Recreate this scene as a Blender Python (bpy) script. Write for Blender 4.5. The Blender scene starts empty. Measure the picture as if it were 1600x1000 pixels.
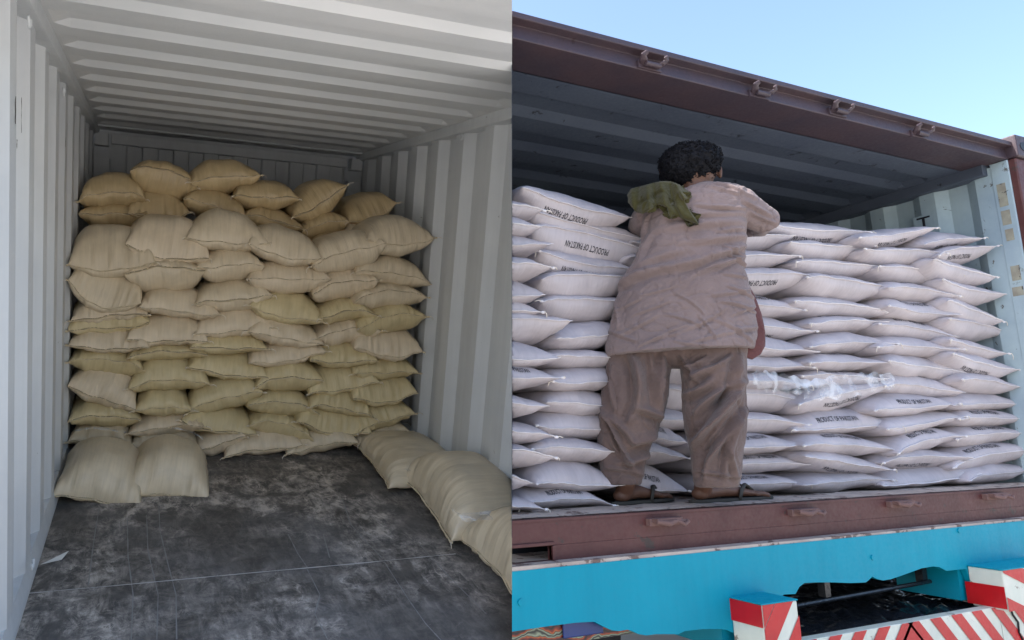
import bpy, bmesh, math, random
import numpy as np
from mathutils import Matrix, Vector, Quaternion
random.seed(7)
SC = bpy.context.scene
COL = SC.collection
# ------------------------------------------------------------------ camera
F_PX, PPX, PPY = 1100.0, 600.0, 500.0            # focal length and principal point on the 1600x1000 photograph
SB, ZO = 0.93, 1.18
RB = np.array([[0.921227, -0.388793, -0.013438], [0.054402, 0.162954, -0.985133], [0.385203, 0.9068, 0.171269]])
RA = np.array([[0.94511, -0.319626, 0.067868], [0.026458, -0.132165, -0.990875], [0.325679, 0.938281, -0.116454]])
TA = np.array([-0.65899, 1.44391, 0.52416])
CAM = np.array([-2.5647, -2.4924, ZO + 0.3253])
cam_d = bpy.data.cameras.new('camera'); cam = bpy.data.objects.new('camera', cam_d); COL.objects.link(cam)
u_, s_, v_ = np.linalg.svd(RB); RB = u_ @ v_
u_, s_, v_ = np.linalg.svd(RA); RA = u_ @ v_
m = np.eye(4); m[:3, :3] = RB.T @ np.diag([1, -1, -1]); m[:3, 3] = CAM
cam.matrix_world = Matrix(m.tolist())
cam_d.sensor_width = 36; cam_d.lens = 36 * F_PX / 1600
cam_d.shift_x = (800 - PPX) / 1600; cam_d.shift_y = 0
cam_d.clip_start = 0.05; cam_d.clip_end = 3000
SC.camera = cam
SC.render.resolution_x = 1024; SC.render.resolution_y = 640
# ------------------------------------------------------------------ sky, sun, exposure
SUN_EL, SUN_AZ = math.radians(50), math.radians(-76)       # azimuth measured from +Y towards +X
w = bpy.data.worlds.new("World"); SC.world = w; w.use_nodes = True
nt = w.node_tree; bg = nt.nodes['Background']
sky = nt.nodes.new('ShaderNodeTexSky'); sky.sky_type = 'NISHITA'; sky.sun_disc = False
sky.sun_elevation = SUN_EL; sky.sun_rotation = SUN_AZ
sky.air_density = 1.0; sky.dust_density = 3.0; sky.ozone_density = 2.5
nt.links.new(sky.outputs[0], bg.inputs[0]); bg.inputs[1].default_value = 0.14
sun_d = bpy.data.lights.new('sun', 'SUN'); sun_d.energy = 3.0; sun_d.angle = math.radians(0.5); sun_d.color = (1, .95, .88)
sun = bpy.data.objects.new('sun', sun_d); COL.objects.link(sun)
sd = Vector((math.sin(SUN_AZ) * math.cos(SUN_EL), math.cos(SUN_AZ) * math.cos(SUN_EL), math.sin(SUN_EL)))
sun.rotation_euler = sd.to_track_quat('Z', 'Y').to_euler(); sun.location = (0, 0, 20)
SC.view_settings.view_transform = 'Standard'; SC.view_settings.look = 'None'
SC.view_settings.exposure = 1.65; SC.view_settings.gamma = 1

# ------------------------------------------------------------------ frames and pixel helpers
FB = Matrix.Identity(4)
ma = np.eye(4); ma[:3, :3] = RB.T @ RA; ma[:3, 3] = CAM + RB.T @ TA
FA = Matrix(ma.tolist())
N_CUT = RB.T @ np.array([1, 0, -(800 - PPX) / F_PX]); N_CUT /= np.linalg.norm(N_CUT)
def ray(px, py): return RB.T @ np.array([(px - PPX) / F_PX, (py - PPY) / F_PX, 1.0])
def on_b(px, py, ax, val):
    r = ray(px, py); return CAM + r * ((val - CAM[ax]) / r[ax])
oA = -RA.T @ TA
def on_a(px, py, ax, val):
    r = RA.T @ np.array([(px - PPX) / F_PX, (py - PPY) / F_PX, 1.0]); return oA + r * ((val - oA[ax]) / r[ax])

# ------------------------------------------------------------------ noise
_rng = np.random.RandomState(3)
_tab = _rng.rand(64, 64, 64)
def vnoise(p):
    i = np.floor(p).astype(int); f = p - i; f = f * f * (3 - 2 * f)
    r = 0
    for a in (0, 1):
        for b in (0, 1):
            for c in (0, 1):
                wgt = (f[:, 0] if a else 1 - f[:, 0]) * (f[:, 1] if b else 1 - f[:, 1]) * (f[:, 2] if c else 1 - f[:, 2])
                r = r + wgt * _tab[(i[:, 0] + a) % 64, (i[:, 1] + b) % 64, (i[:, 2] + c) % 64]
    return r * 2 - 1
def fbm(p, o=3):
    r = 0; a = 1.0; q = p.copy()
    for k in range(o): r = r + a * vnoise(q); q = q * 2.03 + 7.1; a *= .5
    return r / 1.75

# ------------------------------------------------------------------ mesh helpers
class MB:
    def __init__(s): s.v = []; s.f = []; s.mi = []
    def add(s, v, f, mi=0):
        o = len(s.v); s.v += [tuple(map(float, x)) for x in v]; s.f += [tuple(i + o for i in q) for q in f]; s.mi += [mi] * len(f)
    def box(s, a, b, mi=0):
        x0, y0, z0 = a; x1, y1, z1 = b
        v = [(x0, y0, z0), (x1, y0, z0), (x1, y1, z0), (x0, y1, z0), (x0, y0, z1), (x1, y0, z1), (x1, y1, z1), (x0, y1, z1)]
        s.add(v, [(0, 3, 2, 1), (4, 5, 6, 7), (0, 1, 5, 4), (1, 2, 6, 5), (2, 3, 7, 6), (3, 0, 4, 7)], mi)
    def obox(s, c, ax, ay, az, mi=0):
        c, ax, ay, az = map(np.array, (c, ax, ay, az))
        v = [c + i * ax + j * ay + k * az for k in (-.5, .5) for (i, j) in ((-.5, -.5), (.5, -.5), (.5, .5), (-.5, .5))]
        s.add(v, [(0, 3, 2, 1), (4, 5, 6, 7), (0, 1, 5, 4), (1, 2, 6, 5), (2, 3, 7, 6), (3, 0, 4, 7)], mi)
    def prism(s, poly, d, mi=0):
        """poly: list of 3D points (planar), d: extrusion vector"""
        n = len(poly); P = [np.array(p, float) for p in poly]; Q = [p + np.array(d) for p in P]
        s.add(P + Q, [tuple(range(n))[::-1], tuple(range(n, 2 * n))] + [(i, (i + 1) % n, n + (i + 1) % n, n + i) for i in range(n)], mi)
    def tube(s, pts, r, n=8, mi=0, caps=True):
        pts = [np.array(p, float) for p in pts]; rr = r if hasattr(r, '__len__') else [r] * len(pts)
        o = []; up = None
        for i, p in enumerate(pts):
            t = pts[min(i + 1, len(pts) - 1)] - pts[max(i - 1, 0)]; t /= (np.linalg.norm(t) + 1e-9)
            if up is None:
                up = np.array([0, 0, 1.]) if abs(t[2]) < .9 else np.array([1., 0, 0])
            a = np.cross(t, up); a /= (np.linalg.norm(a) + 1e-9); b = np.cross(a, t); up = b
            q = rr[i]; qa, qb = q if hasattr(q, '__len__') else (q, q)
            o.append([p + a * qa * math.cos(k * 2 * math.pi / n) + b * qb * math.sin(k * 2 * math.pi / n) for k in range(n)])
        v = [x for ring in o for x in ring]; f = []
        for i in range(len(pts) - 1):
            for k in range(n): f.append((i * n + k, i * n + (k + 1) % n, (i + 1) * n + (k + 1) % n, (i + 1) * n + k))
        if caps:
            f.append(tuple(range(n))[::-1]); f.append(tuple((len(pts) - 1) * n + k for k in range(n)))
        s.add(v, f, mi)
    def mesh(s, name, smooth=False):
        me = bpy.data.meshes.new(name); me.from_pydata(s.v, [], s.f); me.validate()
        if s.mi and max(s.mi) > 0 and len(me.polygons) == len(s.mi): me.polygons.foreach_set('material_index', s.mi)
        if smooth: me.polygons.foreach_set('use_smooth', [True] * len(me.polygons))
        me.update(); return me
def ellip(mb, c, r, n=20, m_=14, rot=None, mi=0):
    c = np.array(c, float); v = []; f = []
    for j in range(m_ + 1):
        ph = math.pi * j / m_
        for i in range(n):
            th = 2 * math.pi * i / n
            p = np.array([r[0] * math.sin(ph) * math.cos(th), r[1] * math.sin(ph) * math.sin(th), r[2] * math.cos(ph)])
            if rot is not None: p = rot @ p
            v.append(c + p)
    for j in range(m_):
        for i in range(n): f.append((j * n + i, (j + 1) * n + i, (j + 1) * n + (i + 1) % n, j * n + (i + 1) % n))
    mb.add(v, f, mi)

def cut_mesh(me, M, side, fill=True):
    """clip a mesh by the boundary plane between the two halves; side -1 keeps the left place, +1 the right"""
    n = len(me.vertices); co = np.empty(n * 3); me.vertices.foreach_get('co', co); co = co.reshape(-1, 3)
    Mn = np.array(M); wco = co @ Mn[:3, :3].T + Mn[:3, 3]
    d = (wco - CAM) @ N_CUT * side
    if d.min() > 0: return True
    if d.max() < 0: return False
    Mi = M.inverted(); pc = Mi @ Vector(CAM); pn = (M.to_3x3().transposed() @ Vector(N_CUT * side)).normalized()
    bm = bmesh.new(); bm.from_mesh(me)
    r = bmesh.ops.bisect_plane(bm, geom=bm.verts[:] + bm.edges[:] + bm.faces[:], plane_co=pc, plane_no=pn, clear_inner=True)
    if fill:
        ed = [e for e in r['geom_cut'] if isinstance(e, bmesh.types.BMEdge) and e.is_valid and e.is_boundary]
        if ed: bmesh.ops.holes_fill(bm, edges=ed, sides=0)
    bm.to_mesh(me); bm.free(); return True

def obj(name, me, mats, parent=None, M=None, cut=0, kind=None, fill=True):
    """link one mesh object. M: world matrix. Parents never carry scale."""
    if isinstance(me, MB): me = me.mesh(name)
    if not isinstance(mats, (list, tuple)): mats = [mats]
    if len(me.materials) == 0:
        for q in mats: me.materials.append(q)
    M = M if M is not None else (parent.matrix_world.copy() if parent is not None else Matrix.Identity(4))
    if cut and not cut_mesh(me, M, cut, fill): return None
    if len(me.vertices) == 0: return None
    me.name = name
    o = bpy.data.objects.new(name, me); COL.objects.link(o)
    if parent is not None:
        o.parent = parent; o.matrix_local = WM[parent.name].inverted() @ M
    else: o.matrix_world = M
    WM[o.name] = M.copy()
    if kind: o['kind'] = kind
    return o
WM = {}
def thing(name, M, label, cat, group=None):
    o = bpy.data.objects.new(name, None); COL.objects.link(o); o.matrix_world = M; o.empty_display_size = .1
    WM[o.name] = M.copy(); return tag(o, label, cat, group)
def tag(o, label, cat, group=None):
    o['label'] = label; o['category'] = cat
    if group: o['group'] = group
    return o
def part(name, mb, mat, parent, smooth=False, cut=0, label=None, fill=True):
    """mesh given in the parent's own frame"""
    me = mb.mesh(name, smooth) if isinstance(mb, MB) else mb
    if not isinstance(mat, (list, tuple)): mat = [mat]
    for q in mat: me.materials.append(q)
    M = WM[parent.name]
    if cut and not cut_mesh(me, M, cut, fill): return None
    me.name = name
    o = bpy.data.objects.new(name, me); COL.objects.link(o); o.parent = parent
    WM[o.name] = M.copy()
    if label: o['label'] = label
    return o
def bevel(o, wdt=.004, seg=2):
    b = o.modifiers.new('bevel', 'BEVEL'); b.width = wdt; b.segments = seg; b.limit_method = 'ANGLE'; b.angle_limit = math.radians(40); return o

# ------------------------------------------------------------------ materials
def lin(c): return tuple(((x / 255) / 12.92 if x / 255 <= .04045 else ((x / 255 + .055) / 1.055) ** 2.4) for x in c) + (1,)
class NM:
    def __init__(s, name):
        s.m = bpy.data.materials.new(name); s.m.use_nodes = True; s.t = s.m.node_tree; s.b = s.t.nodes['Principled BSDF']
        s.tc = s.t.nodes.new('ShaderNodeTexCoord')
    def n(s, k, **a):
        x = s.t.nodes.new(k)
        for q, v in a.items(): setattr(x, q, v)
        return x
    def l(s, a, b): s.t.links.new(a, b)
    def coord(s, scale=(1, 1, 1), rot=(0, 0, 0), src='Object', loc=(0, 0, 0)):
        x = s.n('ShaderNodeMapping'); x.inputs['Scale'].default_value = scale; x.inputs['Rotation'].default_value = rot; x.inputs['Location'].default_value = loc
        s.l(s.tc.outputs[src], x.inputs[0]); return x.outputs[0]
    def noise(s, co, scale=5, detail=4, rough=.55, dist=0):
        x = s.n('ShaderNodeTexNoise'); x.inputs['Scale'].default_value = scale; x.inputs['Detail'].default_value = detail
        x.inputs['Roughness'].default_value = rough; x.inputs['Distortion'].default_value = dist; s.l(co, x.inputs['Vector']); return x.outputs['Fac']
    def ramp(s, fac, stops):
        x = s.n('ShaderNodeValToRGB'); e = x.color_ramp.elements
        while len(e) < len(stops): e.new(.5)
        for i, (p, c) in enumerate(stops):
            e[i].position = p; e[i].color = c if hasattr(c, '__len__') else (c, c, c, 1)
        s.l(fac, x.inputs[0]); return x.outputs[0]
    def mix(s, fac, a, b, mode='MIX'):
        x = s.n('ShaderNodeMix', data_type='RGBA', blend_type=mode)
        if hasattr(fac, 'default_value'): s.l(fac, x.inputs[0])
        else: x.inputs[0].default_value = fac
        for v, k in ((a, 6), (b, 7)):
            if isinstance(v, (tuple, list)): x.inputs[k].default_value = v
            else: s.l(v, x.inputs[k])
        return x.outputs[2]
    def math(s, op, a, b=0.0):
        x = s.n('ShaderNodeMath', operation=op)
        for v, k in ((a, 0), (b, 1)):
            if hasattr(v, 'default_value'): s.l(v, x.inputs[k])
            else: x.inputs[k].default_value = v
        return x.outputs[0]
    def bump(s, h, strength=.3, dist=.01, prev=None):
        x = s.n('ShaderNodeBump'); x.inputs['Strength'].default_value = strength; x.inputs['Distance'].default_value = dist
        s.l(h, x.inputs['Height'])
        if prev is not None: s.l(prev, x.inputs['Normal'])
        s.l(x.outputs[0], s.b.inputs['Normal']); return x.outputs[0]
    def set(s, color=None, rough=None, metal=None, spec=None):
        for k, v in (('Base Color', color), ('Roughness', rough), ('Metallic', metal), ('Specular IOR Level', spec)):
            if v is None: continue
            if hasattr(v, 'default_value'): s.l(v, s.b.inputs[k])
            else: s.b.inputs[k].default_value = v
        return s.m

def mat_sack(name, c1, c2, rough=.38, streak=.3, bs=.6):
    s = NM(name)
    co = s.coord((70, 5, 5)); co2 = s.coord((3, 3, 3)); co3 = s.coord((9, 9, 9))
    st = s.noise(co, 1, 3, .6); big = s.noise(co2, 1, 3); mid = s.noise(co3, 1, 4, .6, .6)
    oi = s.n('ShaderNodeObjectInfo')
    c = s.mix(s.ramp(big, [(.3, 0), (.7, 1)]), c1, c2)
    c = s.mix(s.math('MULTIPLY', oi.outputs['Random'], .3), c, c2)
    c = s.mix(streak, c, s.ramp(st, [(.25, .55), (.5, .8), (.75, 1.0)]), 'MULTIPLY')
    c = s.mix(.18, c, s.ramp(mid, [(.35, .6), (.6, 1)]), 'MULTIPLY')
    s.set(c, s.ramp(mid, [(.3, rough - .08), (.7, rough + .12)]), 0, .45)
    wv = s.noise(s.coord((420, 420, 420)), 1, 1)
    n1 = s.bump(st, bs, .006); s.bump(wv, .15, .0015, n1); 
    return s.m
def mat_paint(name, c1, c2, c3=None, rough=.5, scale=2.0, wear=.62, streak=True, amt=1.0):
    s = NM(name)
    big = s.noise(s.coord((scale, scale, scale)), 1, 5, .6)
    c = s.mix(s.ramp(big, [(.35, 0), (.65, 1)]), c1, c2)
    if streak:
        v = s.noise(s.coord((14, 14, .8)), 1, 5, .6); c = s.mix(.25, c, s.ramp(v, [(.3, .7), (.6, 1)]), 'MULTIPLY')
    if c3 is not None:
        sp = s.noise(s.coord((9, 9, 9)), 1, 8, .72, .4); c = s.mix(s.math('MULTIPLY', s.ramp(sp, [(wear, 0), (wear + .03, 1)]), amt), c, c3)
    fine = s.noise(s.coord((60, 60, 60)), 1, 3)
    s.set(c, s.ramp(fine, [(.3, rough - .08), (.7, rough + .1)])); s.bump(fine, .08, .003, s.bump(big, .15, .02)); return s.m
def mat_plain(name, c, rough=.6, metal=0, bscale=80, bs=.1, var=.12):
    s = NM(name); f = s.noise(s.coord((bscale,) * 3), 1, 3); b = s.noise(s.coord((6, 6, 6)), 1, 4)
    cc = s.mix(var * 2, c, s.ramp(b, [(.3, .6), (.7, 1)]), 'MULTIPLY')
    s.set(cc, rough, metal); s.bump(f, bs, .003); return s.m
def mat_cloth(name, c1, c2, rough=.85, wr=.9):
    s = NM(name)
    big = s.noise(s.coord((4, 4, 4)), 1, 4); wrn = s.noise(s.coord((16, 16, 22)), 1, 5, .62, 1.2); wv = s.noise(s.coord((500, 500, 300)), 1, 1)
    c = s.mix(s.ramp(big, [(.35, 0), (.65, 1)]), c1, c2)
    s.set(c, rough, 0, .2); s.b.inputs['Sheen Weight'].default_value = .15
    s.bump(wv, .12, .0015, s.bump(wrn, wr, .012)); return s.m

M_TAN = mat_sack('tan_woven_plastic', lin((192, 168, 126)), lin((210, 188, 146)))
M_OLIVE = mat_sack('olive_woven_plastic', lin((204, 186, 142)), lin((220, 204, 162)))
M_PALE = mat_sack('cream_woven_plastic', lin((212, 195, 165)), lin((226, 211, 184)))
M_PINK = mat_sack('pale_pink_woven_plastic', lin((216, 198, 168)), lin((230, 214, 188)))
M_WHITE = mat_sack('white_woven_plastic', lin((178, 169, 171)), lin((202, 193, 195)), .5, .25, .4)
M_HEM = mat_plain('hem_tape', lin((214, 198, 166)), .6)
M_HEMW = mat_plain('white_hem_tape', lin((224, 218, 218)), .6)
M_THREAD = mat_plain('sewing_twine', lin((225, 215, 200)), .7)
M_THREADD = mat_plain('dark_stitching', lin((112, 100, 80)), .7)
M_INK = mat_plain('black_ink', (.018, .018, .024, 1), .6)
M_GREY = mat_paint('grey_container_paint', lin((198, 201, 203)), lin((210, 213, 214)), lin((120, 118, 114)), .48, 1.5, .68)
M_GREYR = mat_paint('grey_roof_paint', lin((206, 208, 208)), lin((218, 219, 219)), lin((110, 108, 104)), .5, 1.2, .76, False)
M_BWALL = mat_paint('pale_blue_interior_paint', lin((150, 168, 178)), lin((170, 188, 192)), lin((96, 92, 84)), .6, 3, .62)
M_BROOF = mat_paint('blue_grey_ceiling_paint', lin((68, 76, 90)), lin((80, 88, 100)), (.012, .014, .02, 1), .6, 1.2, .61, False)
M_MAROON = mat_paint('faded_maroon_paint', lin((74, 34, 32)), lin((86, 46, 43)), lin((58, 44, 40)), .55, 4, .6)
M_MAROOND = mat_paint('maroon_header_paint', lin((60, 50, 58)), lin((72, 56, 60)), lin((46, 30, 34)), .5, 4, .64)
M_RUST = mat_plain('rusty_iron', lin((112, 84, 78)), .8, 0, 60, .5)
M_DUST = mat_paint('dusty_sill_top', lin((160, 146, 136)), lin((186, 172, 160)), lin((110, 92, 84)), .9, 6, .55, False)
M_CYAN = mat_paint('turquoise_truck_paint', lin((0, 138, 160)), lin((0, 144, 166)), lin((8, 108, 116)), .5, 2, .74)
M_CYAN.node_tree.nodes['Principled BSDF'].inputs['Specular IOR Level'].default_value = .2
M_RED = mat_paint('red_truck_paint', lin((190, 8, 22)), lin((178, 8, 20)), lin((90, 30, 30)), .4, 6, .66)
M_CREAM = mat_paint('cream_truck_paint', lin((214, 214, 200)), lin((200, 204, 190)), lin((130, 120, 106)), .45, 6, .62)
M_BLACK = mat_plain('black_steel', (.008, .009, .012, 1), .5)
M_GREASE = mat_plain('greasy_dark_steel', (.02, .024, .03, 1), .25, .2, 45, .9)
M_PAPER = mat_plain('white_paper', lin((225, 222, 214)), .8)
M_KHAM = mat_cloth('dusty_mauve_cotton', lin((116, 101, 99)), lin((130, 114, 111)))
M_SHAL = mat_cloth('taupe_cotton', lin((96, 80, 76)), lin((108, 91, 85)))
M_LINING = mat_cloth('maroon_lining', lin((92, 58, 58)), lin((104, 66, 64)))
M_SCARF = mat_cloth('olive_cotton', lin((56, 54, 28)), lin((72, 68, 38)), .9, .7)
M_SKIN = mat_plain('brown_skin', lin((98, 66, 50)), .55, 0, 120, .15)
M_SOLE = mat_plain('grey_rubber_sole', lin((60, 56, 50)), .8)
M_HAIR = mat_plain('black_hair', (.006, .006, .008, 1), .7, 0, 90, .8); M_HAIR.node_tree.nodes['Principled BSDF'].inputs['Specular IOR Level'].default_value = .15
M_GROUND = mat_paint('dusty_ground', lin((170, 166, 158)), lin((188, 184, 176)), None, .95, .6, .7, False)
def mat_film():
    s = NM('clear_plastic_film'); n = s.noise(s.coord((12, 12, 12)), 1, 3, .5, .6)
    s.set((.9, .92, .95, 1), .12); s.b.inputs['Alpha'].default_value = 1
    s.l(s.ramp(n, [(.40, .06), (.68, .5)]), s.b.inputs['Alpha']); s.bump(n, .4, .01); return s.m
M_FILM = mat_film()
def mat_floor():
    s = NM('worn_black_plywood_floor')
    g = s.noise(s.coord((1.2, 14, 1)), 1, 4, .6)
    base = s.mix(s.ramp(g, [(.3, 0), (.7, 1)]), (.062, .056, .050, 1), (.095, .087, .079, 1))
    zone = s.noise(s.coord((1.5, 1.1, 1), loc=(3.3, 1.7, 0)), 1, 2, .5)
    zone = s.ramp(zone, [(.40, 0), (.62, 1)])
    sw = s.noise(s.coord((9, 8, 1)), 1, 10, .82, .5)
    scuff = s.ramp(sw, [(.44, 0), (.56, .8), (.68, 1)])
    arc = s.n('ShaderNodeTexVoronoi', feature='DISTANCE_TO_EDGE'); arc.inputs['Scale'].default_value = 1
    wob = s.noise(s.coord((3, 3, 1)), 1, 4, .6); wv = s.n('ShaderNodeVectorMath', operation='ADD'); s.l(s.coord((6, 3.5, 1)), wv.inputs[0]); cx = s.n('ShaderNodeCombineXYZ'); s.l(s.math('MULTIPLY', wob, 2.5), cx.inputs[0]); s.l(s.math('MULTIPLY', sw, 1.6), cx.inputs[1]); s.l(cx.outputs[0], wv.inputs[1]); s.l(wv.outputs[0], arc.inputs['Vector'])
    arcs = s.math('MULTIPLY', s.ramp(arc.outputs['Distance'], [(.0, 1), (.035, .1), (.08, 0)]), s.ramp(s.noise(s.coord((4, 5, 1), loc=(5, 5, 0)), 1, 3), [(.5, 0), (.62, 1)]))
    sw2 = s.noise(s.coord((15, 5, 1), (0, 0, .35)), 1, 9, .80, .8)
    scuff2 = s.ramp(sw2, [(.46, 0), (.60, 1)])
    spots = s.noise(s.coord((4.6, 4.0, 1), loc=(1, 7, 0)), 1, 9, .70, .5)
    patch = s.ramp(spots, [(.42, 0), (.54, .75), (.62, 1)])
    fac = s.math('MULTIPLY', s.math('ADD', s.math('MULTIPLY', s.math('ADD', scuff, s.math('MULTIPLY', arcs, 1.3)), .40), s.math('MULTIPLY', scuff2, .30)), s.math('ADD', s.math('MULTIPLY', s.math('MULTIPLY', zone, patch), 1.9), .32))
    c = s.mix(fac, base, (.60, .53, .46, 1))
    film = s.noise(s.coord((2.2, 1.6, 1), loc=(9, 2, 0)), 1, 5, .6, .6)
    c = s.mix(s.math('MULTIPLY', s.ramp(film, [(.42, 0), (.75, 1)]), .22), c, (.3, .3, .31, 1))
    sp = s.noise(s.coord((70, 70, 1)), 1, 2, .5)
    c = s.mix(s.math('MULTIPLY', s.ramp(sp, [(.73, 0), (.76, 1)]), .5), c, (.5, .5, .48, 1))
    s.set(c, s.ramp(sw, [(.35, .5), (.7, .75)]), 0, .2); s.bump(sw, .15, .004); return s.m
M_FLOOR = mat_floor()

# ------------------------------------------------------------------ ground
g = MB(); g.add([(-400, -400, 0), (400, -400, 0), (400, 400, 0), (-400, 400, 0)], [(0, 1, 2, 3)])
obj('ground', g, M_GROUND, kind='structure')

# ================================================================== LEFT PLACE: grey container seen from its door
HA, WA = 2.30, 2.35
CA = thing('shipping_container', FA, 'pale grey shipping container seen from inside, stacked with brown sacks', 'shipping container')
def corrugate(y0, y1, per, flat, slope, depth, phase=0):
    """list of (y, offset): flats at 0 and at -depth"""
    out = []; y = y0 - phase
    while y < y1:
        out += [(y, 0), (y + flat, 0), (y + flat + slope, depth), (y + per - slope, depth)]; y += per
    out = [(a, b) for a, b in out if y0 < a < y1]
    return [(y0, out[0][1])] + out + [(y1, out[-1][1])]
def wall_mesh(prof, x, sgn, z0, z1, t=.004):
    mb = MB(); n = len(prof)
    v = [(x + sgn * d, y, z) for z in (z0, z1) for y, d in prof] + [(x + sgn * (d + t), y, z) for z in (z0, z1) for y, d in prof]
    f = []
    for i in range(n - 1):
        f.append((i, i + 1, n + i + 1, n + i)); f.append((2 * n + i, 3 * n + i, 3 * n + i + 1, 2 * n + i + 1))
        f.append((i, 2 * n + i, 2 * n + i + 1, i + 1)); f.append((n + i, n + i + 1, 3 * n + i + 1, 3 * n + i))
    f += [(0, n, 3 * n, 2 * n), (n - 1, 3 * n - 1, 4 * n - 1, 2 * n - 1)]
    mb.add(v, f); return mb
YB = 6.12; Y0 = 1.50
part('side_wall', wall_mesh(corrugate(Y0, YB + .055, .415, .125, .075, .055, .27), 0, -1, .10, HA - .06), M_GREY, CA, cut=-1)
part('side_wall', wall_mesh(corrugate(Y0, YB + .055, .415, .125, .075, .055, .25), WA, 1, .10, HA - .06), M_GREY, CA, cut=-1)
for x0, x1 in ((-.07, .035), (WA - .035, WA + .07)):
    b = MB(); b.box((x0, Y0, HA - .065), (x1, YB, HA + .01)); q = part('top_rail', b, M_GREY, CA, cut=-1)
    if q: bevel(q, .008)
for sg, x in ((1, 0), (-1, WA)):
    b = MB(); b.prism([(x - sg * .09, Y0, .11), (x - sg * .004, Y0, .10), (x + sg * .012, Y0, .03), (x + sg * .012, Y0, -.12), (x - sg * .09, Y0, -.12)], (0, YB - Y0, 0))
    part('bottom_rail', b, M_GREY, CA, cut=-1)
# roof: stamped ribs that stop short of the rails
b = MB(); per = .384; ys = [Y0]; zs = [0]
y = 3.0 - 4 * per
while y < 5.80:
    if y > Y0 + .11: ys += [y - .10, y - .04, y + .10, y + .142]; zs += [0, .028, .028, 0]
    y += per
ys.append(5.88); zs.append(0)
xs = [-.07, .05, .11, WA - .11, WA - .05, WA + .07]; am = [0, 0, 1, 1, 0, 0]
v = []; f = []
for yy, zz in zip(ys, zs):
    for xx, aa in zip(xs, am): v.append((xx, yy, HA + .02 - .034 + zz * aa + .014))
nx = len(xs)
for j in range(len(ys) - 1):
    for i in range(nx - 1): f.append((j * nx + i, (j + 1) * nx + i, (j + 1) * nx + i + 1, j * nx + i + 1))
n0 = len(v); v += [(a, b_, c + .006) for a, b_, c in v]; f += [tuple(n0 + i for i in q[::-1]) for q in f]
b.add(v, f); part('roof_panel', b, M_GREYR, CA, cut=-1, fill=False)
b = MB(); b.box((-.07, 5.885, HA - .012), (WA + .07, YB + .06, HA + .02)); part('roof_plate', b, M_GREYR, CA)
b = MB(); b.box((-.1, 5.872, HA - .016), (WA + .1, 5.884, HA + .008)); part('roof_seam', b, M_GREY, CA)
# far end wall: frame, recessed corrugated panel, corner blocks
b = MB(); b.box((.13, YB - .05, HA - .13), (WA - .13, YB + .05, HA - .045)); bevel(part('end_header', b, M_GREY, CA), .006)
b = MB()
prof = []; y = .17
b2 = corrugate(.13, WA - .13, .26, .12, .012, .035)
n = len(b2); v = [(p, YB - .0 + d, z) for z in (0, HA - .13) for p, d in b2]
b.add(v, [(i, i + 1, n + i + 1, n + i) for i in range(n - 1)])
b.box((-.06, YB + .05, 0), (WA + .06, YB + .058, HA)); part('end_wall', b, M_GREY, CA)
for x0 in (.0, WA - .12):
    b = MB(); b.box((x0, YB - .10, 0), (x0 + .12, YB - .02, HA - .26)); part('corner_column', b, M_GREY, CA)
    b = MB(); b.box((x0 + .005, YB - .16, HA - .16), (x0 + .115, YB - .04, HA - .05)); bevel(part('corner_block', b, M_GREY, CA), .006)
# floor
b = MB(); b.box((.0, Y0, -.12), (WA, 2.4935, 0)); b.box((.0, 2.5005, -.12), (WA, YB, 0)); part('floor', b, M_FLOOR, CA, cut=-1)
# dusty joint line and long drag marks
def ribbon(mb, pts, wd, z=.0025, seed=0):
    P = [np.array(p) for p in pts]; Q = []
    for i in range(len(P) - 1):
        for k in range(8): Q.append(P[i] + (P[i + 1] - P[i]) * k / 8)
    Q.append(P[-1]); rs = np.random.RandomState(seed); L = []; R = []
    for i, p in enumerate(Q):
        t = Q[min(i + 1, len(Q) - 1)] - Q[max(i - 1, 0)]; t /= np.linalg.norm(t) + 1e-9; nn = np.array([-t[1], t[0], 0]); ww = wd * (.35 + .8 * rs.rand())
        L.append((p[0] + nn[0] * ww / 2, p[1] + nn[1] * ww / 2, z)); R.append((p[0] - nn[0] * ww / 2, p[1] - nn[1] * ww / 2, z))
    n = len(Q); mb.add(L + R, [(i, n + i, n + i + 1, i + 1) for i in range(n - 1)])
M_SCR = mat_plain('pale_dust_line', lin((205, 200, 195)), .9)
M_SCR2 = mat_plain('faint_drag_mark', lin((140, 138, 135)), .8)
b = MB(); ribbon(b, [on_a(x, y, 2, 0) for x, y in ((43, 928), (200, 914), (380, 897), (560, 881), (712, 866))], .008, seed=1)
part('floor_joint', b, M_SCR, CA)
b = MB()
for k, pl in enumerate([[(248, 790), (250, 830), (262, 880), (275, 930), (276, 1000)], [(229, 805), (231, 860), (247, 930), (245, 1000)],
           [(199, 810), (200, 870), (208, 930), (205, 1000)], [(535, 780), (548, 820), (575, 850), (598, 873)], [(450, 835), (465, 865), (480, 887)],
           [(480, 890), (500, 930), (492, 960), (512, 1000)], [(600, 878), (640, 940), (665, 975), (690, 1002)],
           [(155, 793), (146, 850), (138, 915)], [(505, 835), (515, 872)], [(655, 850), (700, 900), (760, 960)]]):
    ribbon(b, [on_a(x, y, 2, 0) for x, y in pl], .006, seed=10 + k, z=.002)
part('drag_marks', b, M_SCR2, CA)
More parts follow.
